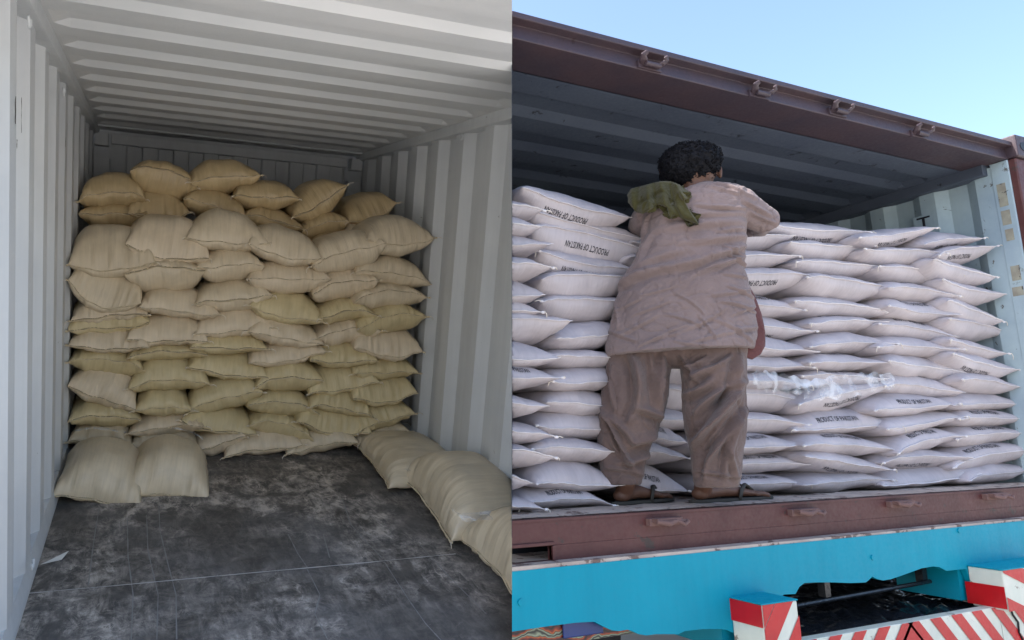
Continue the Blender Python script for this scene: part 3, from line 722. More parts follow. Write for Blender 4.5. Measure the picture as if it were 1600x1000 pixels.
# the outline is concave: fill properly
def concave_plate(pts, d):
    bm = bmesh.new(); vs = [bm.verts.new(p) for p in pts]; es = [bm.edges.new((vs[i], vs[(i + 1) % len(vs)])) for i in range(len(vs))]
    bmesh.ops.triangle_fill(bm, use_beauty=True, edges=es); fs = bm.faces[:]
    r = bmesh.ops.extrude_face_region(bm, geom=fs); vv = [x for x in r['geom'] if isinstance(x, bmesh.types.BMVert)]
    bmesh.ops.translate(bm, verts=vv, vec=d); bmesh.ops.recalc_face_normals(bm, faces=bm.faces[:])
    me = bpy.data.meshes.new('plate'); bm.to_mesh(me); bm.free(); return me
board = part('side_board', concave_plate([tuple(on_t(*p)) for p in top + bot], (0, .03, 0)), M_CYAN, TR, cut=1)
b = MB(); pT = on_t(1200, 853)
b.box((XL, YT + .004, pT[2] - .004), (3.4, .36, pT[2] + .012)); part('bed_edge', b, M_DUST, TR, cut=1)
b = MB()
for px, py in ((813, 941), (1363, 871), (1498, 829)):
    p = on_t(px, py); b.tube([(p[0], YT - .006, p[2]), (p[0], YT + .001, p[2])], .013, 14)
part('board_bolts', b, M_CYAN, TR, cut=1)
def striped_block(c00, wd, pr, ht, rev):
    """square beam end standing proud of the board: turquoise top, banded side, diagonal stripes in front"""
    x0, z1 = c00; x1 = x0 + wd; y0 = YT - pr; z0 = z1 - ht
    b = MB(); b.box((x0, y0, z0), (x1, YT - .001, z1)); blk = part('beam_block', b, M_CREAM, TR); bevel(blk, .006)
    b = MB(); b.box((x0 - .03, YT + .034, z0 + .02), (x1 + .1, .30, z1 + .03)); part('cross_beam', b, M_CYAN, TR)
    mb = MB(); mb.box((x0 - .003, y0 - .003, z1 + .0005), (x1 + .003, YT, z1 + .006)); me = mb.mesh('painted_top'); me.materials.append(M_CYAN)
    o = bpy.data.objects.new('painted_top', me); COL.objects.link(o); o.parent = blk; bevel(o, .002)
    mb = MB()
    a0, a1 = (.62, .995) if not rev else (.05, .60)
    mb.box((x0 - .0035, y0 + .002, z0 + ht * a0), (x0 - .0005, YT + .02, z0 + ht * a1))
    W = wd; 
    def band(k0, k1):
        # region of the front face where k0 < z/ht + s*x/wd < k1, clipped to the face
        s = -1 if not rev else 1; poly = []
        n_ = 40; L = []; 
        pts = []
        for i in range(n_ + 1):
            x = i / n_; zl = k0 - s * x * 1.1; zh = k1 - s * x * 1.1; zl, zh = max(0, min(1, zl)), max(0, min(1, zh)); pts.append((x, zl, zh))
        for i in range(n_):
            (xa, la, ha), (xb, lb, hb_) = pts[i], pts[i + 1]
            if ha - la < 1e-4 and hb_ - lb < 1e-4: continue
            q = [(x0 + xa * wd, y0 - .003, z0 + la * ht), (x0 + xb * wd, y0 - .003, z0 + lb * ht), (x0 + xb * wd, y0 - .003, z0 + hb_ * ht), (x0 + xa * wd, y0 - .003, z0 + ha * ht)]
            mb.add(q, [(0, 1, 2, 3)])
    if not rev: band(-.75, -.35); band(.05, .95 - .35); band(.62, 1.2)
    else: band(.0, .35); band(.95, 1.35); band(1.75, 2.2)
    me = mb.mesh('painted_stripes'); me.materials.append(M_RED); o = bpy.data.objects.new('painted_stripes', me); COL.objects.link(o); o.parent = blk
PR = .16
def blk(px_l, px_r, py_top, rev):
    p = on_b(px_l, py_top, 1, YT - PR); q = on_b(px_r, py_top, 1, YT - PR); striped_block((p[0], p[2]), q[0] - p[0], PR, .24 if not rev else .20, rev)
blk(1190, 1246, 946, False); blk(1566, 1660, 892, True)
# lower striped bumper beam
zt0 = on_b(1290, 997, 1, YT - .10); zt1 = on_b(1560, 946, 1, YT - .10)
b = MB(); ybm = YT - .10; zb1 = .5 * (zt0[2] + zt1[2]); 
b.box((zt0[0] - 1.2, ybm, zb1 - .22), (zt1[0] + .0, ybm + .05, zb1)); b.box((zt1[0] + .006, ybm, zb1 - .22), (3.6, ybm + .05, zb1 + .006)); bm_ = part('bumper_beam', b, M_CREAM, TR, cut=1); bevel(bm_, .004)
mb = MB(); apex = on_b(1422, 977, 1, ybm)[0]; x_ = apex - 1.6
def stripe(xa, s, wdt=.085, z0=zb1 - .22, z1=zb1 - .001):
    sh = (z1 - z0) * .95 * s
    mb.add([(xa, ybm - .003, z0), (xa + wdt, ybm - .003, z0), (xa + wdt - sh, ybm - .003, z1), (xa - sh, ybm - .003, z1)], [(0, 1, 2, 3)])
for k_ in range(1, 14): stripe(apex + .02 + k_ * .17, 1)
for k_ in range(0, 6): stripe(apex - .10 - (k_ + 1) * .17, -1)
mb.add([(apex - .21 + .0, ybm - .003, zb1 - .22), (apex + .21, ybm - .003, zb1 - .22), (apex + .0, ybm - .003, zb1 - .001)], [(0, 1, 2)])
me = mb.mesh('painted_stripes'); me.materials.append(M_RED); 
if cut_mesh(me, Matrix.Identity(4), 1, False): o = bpy.data.objects.new('painted_stripes', me); COL.objects.link(o); o.parent = bm_
mb = MB(); cx_ = on_b(1574, 940, 1, ybm)[0]
mb.tube([(cx_ + .0, ybm - .006, zb1 + .0), (cx_ + .02, ybm - .006, zb1 - .05), (cx_ + .055, ybm - .006, zb1 - .09), (cx_ + .05, ybm - .006, zb1 - .14), (cx_ + .09, ybm - .006, zb1 - .21)], .005, 6); part('cable', mb, M_BLACK, TR, True)
# chassis, cross members and greasy deck between board and bumper
b = MB(); b.box((XL, .30, .72), (3.6, .36, Z_BL - .02)); part('chassis_rail', b, M_BLACK, TR, cut=1)
b = MB(); b.box((XL, .37, Z_BL - .04), (3.6, 5.4, Z_BL + .005)); part('bed_deck', b, M_BLACK, TR, cut=1)
b = MB()
for px in (1290, 1445, 1480): 
    p = on_b(px, 940, 1, .12); b.box((p[0] - .02, .1, .70), (p[0] + .02, .14, Z_BL - .09))
p = on_b(1300, 930, 1, .1); b.tube([(p[0] - .5, .1, p[2] - .03), (p[0] + .8, .1, p[2] + .0)], .012, 8)
part('cross_member', b, M_GREASE, TR, cut=1)
n, m_ = 160, 90; v = []
xa = on_b(1240, 980, 1, .1)[0]; xb = on_b(1600, 940, 1, .1)[0] + .3
V_ = np.array([[xa + (xb - xa) * i / (n - 1), ybm + .05 + 1.3 * j / (m_ - 1), zb1 - .045] for i in range(n) for j in range(m_)])
V_[:, 2] += np.abs(fbm(V_ * np.array([9, 9, 1]) + 4, 4)) * .05 + fbm(V_ * 40, 2) * .012
b = MB(); b.add(V_, [(i * m_ + j, (i + 1) * m_ + j, (i + 1) * m_ + j + 1, i * m_ + j + 1) for i in range(n - 1) for j in range(m_ - 1)]); part('greasy_tarpaulin', b, M_GREASE, TR, True, cut=1, fill=False)
# painted ornament panel glimpsed under the board
def mat_art():
    s = NM('painted_scrollwork'); co = s.coord((5, 5, 5)); wv = s.n('ShaderNodeTexWave', wave_type='RINGS'); wv.inputs['Scale'].default_value = 1.3; wv.inputs['Distortion'].default_value = 9; wv.inputs['Detail'].default_value = 3
    s.l(co, wv.inputs[0]); c = s.ramp(wv.outputs['Fac'], [(.0, (.01, .008, .01, 1)), (.35, (.22, .02, .012, 1)), (.55, (.5, .11, .02, 1)), (.66, (.05, .03, .02, 1)), (.86, (.30, .33, .22, 1)), (1, (.02, .02, .02, 1))])
    s.set(c, .35); return s.m
M_ART = mat_art()
a0 = on_b(780, 970, 1, .0); a1 = on_b(1100, 990, 1, .0)
b = MB(); b.box((a0[0] - .1, .0, .70), (a1[0], .015, a0[2] + .03)); part('painted_panel', b, M_ART, TR, cut=1)
p0 = on_b(880, 978, 1, -.012); b = MB(); b.box((p0[0], -.012, p0[2] - .05), (p0[0] + .20, -.002, p0[2] + .045)); bevel(part('blue_panel', b, mat_plain('deep_blue_paint', (.012, .035, .16, 1), .35), TR, cut=1), .01)
for xw in (-.2, 2.4):
    for yw in (1.0,):
        b = MB(); b.tube([(xw - 0, yw - .15, .48), (xw, yw + .15, .48)], [.48, .48], 36); bevel(part('wheel', b, M_BLACK, TR, cut=1), .03)
# ------------------------------------------------------------------ white sacks, column by column
N, T, B_, TF, BF = None, 'top', 'bottom flip', 'top far', 'bottom'
def comp(l): return l
CA_ = [(720,300,852,326,292,334,N),(700,345,848,353,322,364,N),(720,372,866,380,352,394,N),(715,410,863,417,384,430,N),(705,448,854,460,415,468,N),(700,475,850,484,448,492,N),(735,502,893,500,478,532,N),(715,548,875,561,520,569,N),(720,588,877,590,561,608,T),(705,628,861,634,604,652,N),(715,668,869,680,650,692,N),(710,700,868,714,688,735,N),(690,745,834,752,733,774,N),(710,790,852,796,768,800,N)]
CB_ = [(812,293,990,340,289,348,B_),(830,328,1004,372,322,384,N),(834,352,1004,392,343,408,B_),(842,392,1000,420,386,440,B_),(846,432,1000,438,424,467,N),(846,468,1000,470,460,499,N),(866,531,1005,512,497,543,N),(856,556,1000,560,540,572,N),(862,598,1005,590,568,609,N),(852,626,1000,636,604,650,N),(840,666,1000,672,638,687,N),(832,702,985,708,682,722,N),(833,752,980,757,718,768,N),(815,788,962,786,760,797,T)]
CC_ = [(985,378,1120,378,352,392,N),(980,400,1118,402,384,418,N),(982,432,1120,430,408,448,N),(985,462,1122,462,440,478,N),(980,492,1122,492,470,508,N),(984,520,1122,522,500,538,N),(985,552,1122,552,530,566,N),(985,585,1124,584,560,600,N),(980,612,1130,618,588,640,T),(985,650,1126,658,636,672,N),(984,676,1078,690,650,694,T),(988,704,1078,716,688,722,N),(960,748,1076,768,718,772,T)]
CD_ = [(1100,372,1247,369,354,387,N),(1090,402,1247,401,383,417,N),(1110,430,1271,430,408,452,B_),(1105,465,1259,483,448,489,T),(1110,495,1274,518,481,524,B_),(1120,530,1281,548,514,554,N),(1115,565,1270,571,546,579,N),(1125,596,1264,600,578,606,N),(1112,622,1266,628,592,643,T),(1115,652,1260,661,640,677,N),(1105,700,1261,694,676,712,T),(1120,730,1262,726,705,741,T),(1120,762,1266,757,741,774,T)]
CE_ = [(1204,350,1356,363,337,375,B_),(1228,382,1372,385,368,403,N),(1240,410,1380,415,397,429,N),(1258,432,1390,450,424,464,N),(1242,472,1387,487,456,492,N),(1264,508,1390,503,487,517,TF),(1264,540,1404,537,513,548,N),(1263,567,1392,566,545,577,TF),(1250,590,1392,594,573,606,T),(1246,630,1392,602,598,643,B_),(1244,672,1402,666,635,677,T),(1253,694,1407,705,673,712,T),(1254,714,1400,733,704,742,B_),(1248,760,1400,748,737,772,N)]
CF_ = [(1344,371,1462,356,350,381,B_),(1354,390,1477,395,380,411,N),(1374,418,1502,430,406,440,TF),(1384,448,1502,462,435,467,TF),(1384,476,1507,492,461,499,TF),(1374,508,1498,526,491,530,T),(1374,540,1503,546,520,555,N),(1384,566,1518,584,547,592,N),(1384,600,1507,614,576,620,TF),(1368,640,1498,631,611,650,T),(1384,672,1512,651,641,677,N),(1398,706,1512,679,667,710,T),(1384,724,1518,717,697,732,B_),(1382,760,1528,740,726,764,N)]
CG_ = [(1444,381,1537,373,354,385,B_),(1468,396,1557,386,382,410,B_),(1454,405,1562,433,401,442,N),(1476,436,1570,461,433,472,N),(1478,468,1570,502,460,507,N),(1478,498,1579,516,491,531,N),(1484,531,1577,554,523,557,N),(1488,551,1594,579,545,589,B_),(1504,590,1600,606,577,613,N),(1488,632,1604,631,609,642,N),(1498,656,1608,655,634,667,T),(1498,686,1614,680,660,697,T),(1493,730,1624,706,689,735,T),(1508,750,1624,736,722,757,N)]
COLS = [(CA_, 'at the cut left end', .17), (CB_, 'in the column left of the man', .25), (CC_, 'in the column right behind the man', .27), (CD_, "in the column at the man's right elbow", .24), (CE_, 'in the fourth column from the grey wall', .21), (CF_, 'in the middle column right of the man', .18), (CG_, 'in the column against the pale wall', .15)]
COLS = [(c, l, y) for (c, _, y), l in zip(COLS, ['leftmost column', 'column left of the man', 'column hidden behind the man', 'column just right of the man', 'third column from the pale wall', 'second column from the pale wall', 'column against the pale wall'])]
rnd = random.Random(11)
for cl, lab, yv in COLS:
    for r, s in enumerate(cl):
        row = (s[0] + 2, s[1], s[2] - 2, s[3], s[4], s[5], 'W', rnd.uniform(-.10, .22)); txt = s[6]
        extra = {'top': 'printed ', 'top far': 'printed ', 'bottom flip': 'upside-down printed ', None: ''}[txt]
        y_ = yv + rnd.uniform(-.02, .03)
        zc = on_b((s[0] + s[2]) / 2, s[5], 1, y_)[2]
        q = sack_px(FB, on_b, row, y_, .85, f"{extra}white sack, {ORD[r]} from the top in the {lab}", 'white sacks stacked in the maroon container', rnd, cut=1, text=txt, pleat=.0018, stitch=False, threads=2, plump=.46, lens=1, txtscale=.78, wrinkle=.8)
# plastic film caught between sacks
def film_b(pts, wd, sd_, label):
    mb = film_strip(pts, wd, sd_, up=(0, -1, 0), n=110, m_=34, amp=.028); q = obj('plastic_sheet', mb.mesh('plastic_sheet', True), M_FILM); tag(q, label, 'plastic sheet', 'clear plastic caught on the white sacks')
film_b([on_b(x, y, 1, .24) for x, y in ((1246, 612), (1300, 606), (1345, 600), (1388, 596))], .13, 21, 'crumpled clear plastic sheet across the thick printed sack in the third column')
film_b([on_b(x, y, 1, .25) for x, y in ((1168, 592), (1205, 598), (1262, 606))], .11, 22, "smaller clear plastic sheet just right of the man's thigh")

# ================================================================== person
p0 = on_b(1072, 790, 1, .10); vd = p0 - CAM; yaw = math.atan2(-vd[0], vd[1])
Lm = Matrix.Translation((p0[0], p0[1], Z_S + .004)) @ Matrix.Rotation(yaw, 4, 'Z'); Li = np.array(Lm.inverted())
def toL(p): return Li[:3, :3] @ np.array(p) + Li[:3, 3]
def pl(px, py, yl=0.0):
    o = toL(CAM); d = Li[:3, :3] @ ray(px, py); return o + d * ((yl - o[1]) / d[1])
def onl(px, py, z=0.0):
    o = toL(CAM); d = Li[:3, :3] @ ray(px, py); return o + d * ((z - o[2]) / d[2])
def ringloft(mb, rows, yc=0.0, n=36, e=2.3):
    v = []
    for row in rows:
        py, xl, xr, hd = row[:4]; yy = row[4] if len(row) > 4 else yc
        a = pl(xl, py, yy); b = pl(xr, py, yy); c = (a + b) / 2; hw = abs(b[0] - a[0]) / 2
        for k_ in range(n):
            t = 2 * math.pi * k_ / n; ct, st = math.cos(t), math.sin(t)
            v.append((c[0] + hw * math.copysign(abs(ct) ** (2 / e), ct), yy + hd * math.copysign(abs(st) ** (2 / e), st), c[2]))
    m_ = len(rows); f = [(i * n + k_, (i + 1) * n + k_, (i + 1) * n + (k_ + 1) % n, i * n + (k_ + 1) % n) for i in range(m_ - 1) for k_ in range(n)]
    f += [tuple(range(n)), tuple((m_ - 1) * n + k_ for k_ in range(n))[::-1]]
    mb.add(v, f)
def fused(mb, vox, smooth_it=6):
    me = mb.mesh('tmp'); bm = bmesh.new(); bm.from_mesh(me); bmesh.ops.recalc_face_normals(bm, faces=bm.faces[:]); bm.to_mesh(me); bm.free()
    o = bpy.data.objects.new('tmp', me); COL.objects.link(o)
    r = o.modifiers.new('r', 'REMESH'); r.mode = 'VOXEL'; r.voxel_size = vox
    s_ = o.modifiers.new('s', 'SMOOTH'); s_.factor = .5; s_.iterations = smooth_it
    dg = bpy.context.evaluated_depsgraph_get(); out = bpy.data.meshes.new_from_object(o.evaluated_get(dg))
    bpy.data.objects.remove(o); bpy.data.meshes.remove(me); return out
def getco(me):
    n = len(me.vertices); c = np.empty(n * 3); me.vertices.foreach_get('co', c); k_ = np.empty(n * 3); me.vertices.foreach_get('normal', k_); return c.reshape(-1, 3), k_.reshape(-1, 3)
def setco(me, c): me.vertices.foreach_set('co', c.ravel()); me.polygons.foreach_set('use_smooth', [True] * len(me.polygons)); me.update()
def fold(c, nrm, folds, sc=1.0):
    """cloth creases: each (x1,y1,x2,y2,width px,height mm) a raised ridge with a sharper hollow below it"""
    d_ = np.zeros(len(c)); x, z = c[:, 0], c[:, 2]; face = np.clip(-nrm[:, 1] * 1.6 + .2, 0, 1)
    for x1, y1, x2, y2, wpx, amp in folds:
        a = pl(x1, y1); b = pl(x2, y2); a = a[[0, 2]]; b = b[[0, 2]]; ab = b - a; L = np.linalg.norm(ab) + 1e-9
        t = ((x - a[0]) * ab[0] + (z - a[1]) * ab[1]) / L ** 2; bow = .06 * math.sin(x1 + y2) * L
        nx_, nz_ = -ab[1] / L, ab[0] / L; s = (x - a[0]) * nx_ + (z - a[1]) * nz_ - bow * 4 * t * (1 - t)
        tt = np.clip(t, 0, 1); end = np.exp(-((t - tt) * L / (wpx / 300 * 1.2)) ** 2) * (.35 + .65 * np.sin(math.pi * np.clip(t * .9 + .05, 0, 1)))
        wv = wpx / 300
        d_ += amp / 1000 * sc * end * face * (np.exp(-(s / wv) ** 2) - .75 * np.exp(-((s + wv * 1.5) / (wv * 1.1)) ** 2))
    return c + nrm * d_[:, None]
PER = thing('person', Lm, 'man seen from behind in mauve shirt and taupe trousers reaching over the white sacks', 'person')
def pm(name, me, mat, sub=0):
    o = part(name, me, mat, PER, False); 
    return o
# body under the clothes: one continuous surface
b = MB()
hc = pl(1079, 266, .02); sh = pl(1085, 318, .02)
ellip(b, hc, (.118, .118, .130), 28, 20); ellip(b, hc + np.array([.0, .085, -.055]), (.07, .06, .06), 20, 14)
b.tube([hc + np.array([.012, -.01, -.06]), sh + np.array([.0, -.01, -.02])], [(.078, .07), (.088, .08)], 16)
for sx, pxe in ((-1, 1034), (1, 1124.5)):          # ears
    e = pl(pxe, 269, .03); ellip(b, e, (.012, .022, .034), 12, 10); ellip(b, e + np.array([sx * .006, -.006, .006]), (.007, .016, .026), 10, 8)
b.tube([hc + np.array([0, .125, -.0]), hc + np.array([0, .150, -.035])], [(.012, .012), (.018, .012)], 8)    # nose
for sx in (-1, 1): ellip(b, hc + np.array([sx * .038, .108, .012]), (.018, .014, .010), 10, 8)
ellip(b, hc + np.array([0, .132, -.065]), (.028, .012, .008), 10, 6)
hip = pl(1060, 530, 0)
b.tube([sh + np.array([0, 0, -.03]), (sh + hip) / 2, hip], [(.12, .07), (.12, .08), (.15, .09)], 20)
footL = [onl(966, 789, .0), onl(1042, 782, .0)]; footR = [onl(1088, 786, .0), onl(1196, 779, .0)]
def leg(hipx, anklepx, ft):
    a = pl(hipx, 545, 0); heel, toe = ft; k_ = pl(anklepx, 752, 0); ank = np.array([heel[0] + .045, heel[1], .11]); kn = (a + ank) / 2 + np.array([0, .03, 0])
    b.tube([a, kn, ank], [(.09, .09), (.06, .065), (.043, .045)], 14)
    dr = toe - heel; Ln = np.linalg.norm(dr); dr /= Ln; sd2 = np.cross([0, 0, 1], dr)
    b.tube([ank + np.array([0, 0, .03]), ank, heel + dr * .05 + np.array([0, 0, .06]), heel + dr * .04 + np.array([0, 0, .035])], [(.043, .045), (.043, .045), (.045, .042), (.038, .032)], 14)
    ellip(b, heel + dr * .03 + np.array([0, 0, .042]), (.042, .036, .030), 14, 10)
    b.tube([heel + dr * .03 + np.array([0, 0, .045]), heel + dr * Ln * .35 + np.array([0, 0, .058]), heel + dr * Ln * .62 + np.array([0, 0, .042]), heel + dr * Ln * .8 + np.array([0, 0, .032])], [(.036, .03), (.036, .036), (.045, .024), (.046, .016)], 14)
    for j in range(5):
        o_ = (j - 2) * .019; rt = [.0135, .0105, .010, .0095, .009][j]; ln = [.19, .2, .185, .165, .14][j] * Ln
        s0_ = heel + dr * Ln * .76 + sd2 * o_ + np.array([0, 0, .030]); b.tube([s0_, s0_ + dr * ln * .5 + np.array([0, 0, .002]), s0_ + dr * ln * .95 + np.array([0, 0, -.008]), s0_ + dr * ln * 1.1 + np.array([0, 0, -.012])], [rt, rt, rt * 1.05, rt * .7], 8)
    return heel, dr, Ln, sd2
FT = [leg(1010, 975, footL), leg(1110, 1110, footR)]
def arm(pts, hd, palm_dir):
    P_ = [np.array(p) for p in pts]; b.tube(P_, [(.055, .055), (.045, .045), (.030, .027)], 14)
    w_ = P_[-1]; d = np.array(palm_dir, float); d /= np.linalg.norm(d); sd2 = np.cross(d, [0, 0, 1]); sd2 /= np.linalg.norm(sd2)
    b.tube([w_, w_ + d * .04, w_ + d * .085], [(.03, .02), (.040, .016), (.040, .013)], 12)
    for j, (ln, o_) in enumerate(((.072, -.030), (.080, -.010), (.075, .010), (.060, .030))):
        s0_ = w_ + d * .08 + sd2 * o_; b.tube([s0_, s0_ + d * ln * .5 + np.array([0, 0, -.004]), s0_ + d * ln * .85 + np.array([0, 0, -.018]), s0_ + d * ln + np.array([0, 0, -.032])], [.0095, .009, .0085, .0075], 8)
    t0 = w_ + d * .03 - sd2 * .032 * hd; b.tube([t0, t0 + d * .03 - sd2 * .028 * hd, t0 + d * .06 - sd2 * .032 * hd + np.array([0, 0, -.012])], [.012, .011, .009], 8)
shR = pl(1150, 322, .02); elR = pl(1204, 346, .10); wrR = elR + np.array([-.10, .22, .03])
shL = pl(1015, 335, .02); elL = pl(1000, 352, .16); wrL = elL + np.array([.06, .20, .03])
arm([shR, elR, wrR], 1, (-.3, .9, -.05)); arm([shL, elL, wrL], -1, (.3, .9, -.05))
pm('body', fused(b, .0065, 4), M_SKIN)
# hair: thick, slightly wavy
b = MB(); ellip(b, hc + np.array([-.004, -.012, .022]), (.142, .134, .108), 40, 30); ellip(b, hc + np.array([-.035, -.03, -.010]), (.105, .11, .085), 30, 20)
ellip(b, hc + np.array([.055, .01, .055]), (.09, .10, .06), 30, 20)
me = fused(b, .0055, 3); c, nn = getco(me)
c = c + nn * (fbm(c * 30, 2) * .013 + np.abs(fbm(c * 75 + 9, 2)) * .014)[:, None]; cl_ = np.maximum(0, (c[:, 1] - (hc[1] + .075))); c[:, 1] -= cl_ * .8; setco(me, c)
hb2 = MB(); rs = np.random.RandomState(4)
for i in rs.choice(len(c), 1500, replace=False):
    if c[i, 1] > hc[1] + .06: continue
    n_ = nn[i]; t_ = np.cross(n_, rs.randn(3)); t_ /= np.linalg.norm(t_) + 1e-9; r_ = .004 + .004 * rs.rand()
    hb2.tube([c[i] - n_ * .002, c[i] + n_ * r_ * .8 + t_ * r_ * .3, c[i] + n_ * r_ * 1.1 + t_ * r_ * 1.2, c[i] + n_ * r_ * .5 + t_ * r_ * 1.9], [.0028, .0024, .002, .0012], 4)
bm = bmesh.new(); bm.from_mesh(me); m2_ = hb2.mesh('t', True); bm.from_mesh(m2_); bm.to_mesh(me); bm.free(); bpy.data.meshes.remove(m2_)
pm('hair', me, M_HAIR)
# kameez
b = MB()
ringloft(b, [(290, 1078, 1122, .06, .0), (296, 1052, 1150, .085, .0), (304, 1022, 1166, .105, .0), (318, 1005, 1172, .13, .0), (340, 1002, 1170, .14, .0), (370, 1001, 1166, .15, .0), (400, 988, 1164, .155, .0), (430, 972, 1166, .16, .0), (460, 961, 1172, .165, .0), (490, 954, 1181, .17, .0), (520, 949, 1187, .18, .0), (538, 946, 1186, .195, .0), (552, 947, 1180, .205, .0)], 0, 44, 2.25)
up_ = shR + np.array([-.05, 0, .0])
b.tube([up_, shR + np.array([.02, 0, .0]), elR + np.array([-.02, -.02, .0]), elR + np.array([-.035, .10, .01]), wrR + np.array([0, -.03, 0])], [(.085, .085), (.085, .088), (.066, .066), (.055, .055), (.046, .044)], 18)
up_ = shL + np.array([.05, 0, 0])
b.tube([up_, shL, elL, wrL + np.array([0, -.03, 0])], [(.08, .08), (.08, .08), (.062, .062), (.046, .044)], 18)
me = fused(b, .0048, 5); c, nn = getco(me)
KF = [(1088,334,1162,331,4,9),(1050,350,1160,338,6,6),(1105,300,1165,312,5,6),(1120,292,1180,312,4,6),(1160,318,1205,335,5,8),(1175,335,1212,345,5,8),(1030,368,1165,352,9,7),(1060,392,1166,372,8,8),
      (962,452,1040,428,10,16),(1040,428,1110,410,9,14),(1110,410,1166,384,7,12),(985,428,1075,400,9,8),(1000,412,1020,372,7,7),(1120,372,1168,360,5,6),(1080,440,1150,412,7,7),(1120,430,1172,402,4,6),
      (1130,392,1168,402,3,6),(1136,404,1172,424,3,6),(1128,436,1174,436,3,5),(1135,455,1180,470,3,6),(1105,470,1178,452,4,5),(1125,480,1184,492,3,6),(1140,500,1186,478,3,6),(1146,520,1188,512,4,5),
      (1000,470,1060,455,3,4),(1040,500,1100,520,3,5),(1060,525,1130,490,4,5),(990,500,1045,480,3,4),(970,530,1030,500,4,5),(1000,548,1060,528,3,5),(1055,540,1100,545,3,5),(1090,500,1120,540,3,5),(1110,505,1175,538,4,5),(1060,470,1100,500,3,4),(962,490,1010,470,4,4),(955,520,1000,540,4,5),(1020,540,1080,515,3,4),(1070,545,1168,520,4,5),
      (958,470,968,520,5,6),(1002,380,1012,345,5,6),(1040,300,1085,292,4,5)]
c = fold(c, nn, [(a1, a2, a3, a4, a5 * .62, a6) for a1, a2, a3, a4, a5, a6 in KF], 1.9); 
k2 = c * np.array([11, 11, 9]); rid = 1 - np.abs(fbm(k2 + 3, 3)) * 2; k3 = c * np.array([26, 26, 30]); r3 = fbm(k3, 2)
cre = lambda q_, w_: -np.exp(-np.abs(q_) / w_)
xs_ = np.stack([c[:, 0] + .5 * c[:, 2], c[:, 1], c[:, 2] - .3 * c[:, 0]], 1)
c = c + nn * (rid ** 3 * .003 + r3 * .0012 + fbm(c * 5 + 8, 2) * .012 + cre(vnoise(xs_ * np.array([5, 5, 9]) + 2), .035) * .006 + cre(vnoise(c * np.array([13, 13, 15]) + 40), .04) * .005)[:, None]
# hem line: lower edge pulled into a gentle wave
setco(me, c); kam = pm('kameez', me, M_KHAM)
# hem band and side slit lining
b = MB(); P_ = [pl(x, y, yy) for x, y, yy in ((1168, 440, .02), (1180, 462, .03), (1190, 490, .04), (1196, 520, .05), (1196, 540, .05), (1189, 553, .04), (1176, 561, .02), (1160, 556, .0), (1162, 500, .0))]
me = concave_plate([tuple(p) for p in P_], (0.0, .035, 0)); bm = bmesh.new(); bm.from_mesh(me); bmesh.ops.subdivide_edges(bm, edges=bm.edges[:], cuts=6, use_grid_fill=True); bm.to_mesh(me); bm.free()
c, nn = getco(me); c[:, 1] += fbm(c * 14, 2) * .02; setco(me, c); pm('shirt_lining', me, M_LINING)
# shalwar
b = MB()
ringloft(b, [(535, 952, 1060, .11), (560, 949, 1054, .125), (590, 944, 1047, .15), (620, 938, 1046, .155), (650, 935, 1037, .15), (680, 934, 1024, .135), (705, 936, 1014, .11), (730, 938, 1008, .105), (745, 938, 1005, .10), (756, 941, 1001, .095)], 0, 36, 2.2)
ringloft(b, [(535, 1050, 1168, .11), (560, 1062, 1167, .125), (585, 1064, 1167, .15), (615, 1065, 1165, .145), (645, 1066, 1167, .155), (675, 1071, 1166, .145), (705, 1078, 1161, .12), (730, 1080, 1159, .105), (748, 1082, 1157, .098), (760, 1086, 1154, .092)], 0, 36, 2.2)
ellip(b, pl(1058, 548, .01), (.16, .13, .085), 24, 16)
me = fused(b, .0048, 5); c, nn = getco(me)
SF = [(990,560,1000,620,9,14),(1000,620,985,660,7,9),(960,575,965,640,6,6),(946,640,985,722,4,14),(952,650,992,690,7,8),(985,690,1036,672,8,12),(970,722,1022,706,7,10),(960,690,1000,735,6,7),(1035,560,1030,640,7,12),(1018,560,1022,610,6,7),(1000,640,1040,655,7,9),(950,730,1004,742,4,6),(980,700,1028,692,5,6),
      (1160,595,1085,690,7,13),(1152,560,1130,640,7,10),(1165,640,1100,720,6,9),(1080,600,1110,575,6,9),(1070,620,1110,600,7,9),(1085,650,1150,600,6,10),(1085,700,1120,650,5,8),(1140,560,1090,590,5,8),(1120,690,1100,745,5,8),(1150,660,1130,745,6,8),(1135,700,1150,750,5,6),(1090,735,1150,745,3,5),(1100,565,1075,580,4,8),(1066,560,1090,600,5,9)]
c = fold(c, nn, [(a1, a2, a3, a4, a5 * .72, a6) for a1, a2, a3, a4, a5, a6 in SF], 3.6)
k2 = c * np.array([9, 9, 5]); rid = 1 - np.abs(fbm(k2 + 13, 3)) * 2
c = c + nn * (rid ** 3 * .004 + fbm(c * np.array([22, 22, 14]), 2) * .0015 + cre(vnoise(c * np.array([9, 9, 4]) + 12), .04) * .009)[:, None]; setco(me, c); pm('shalwar', me, M_SHAL)
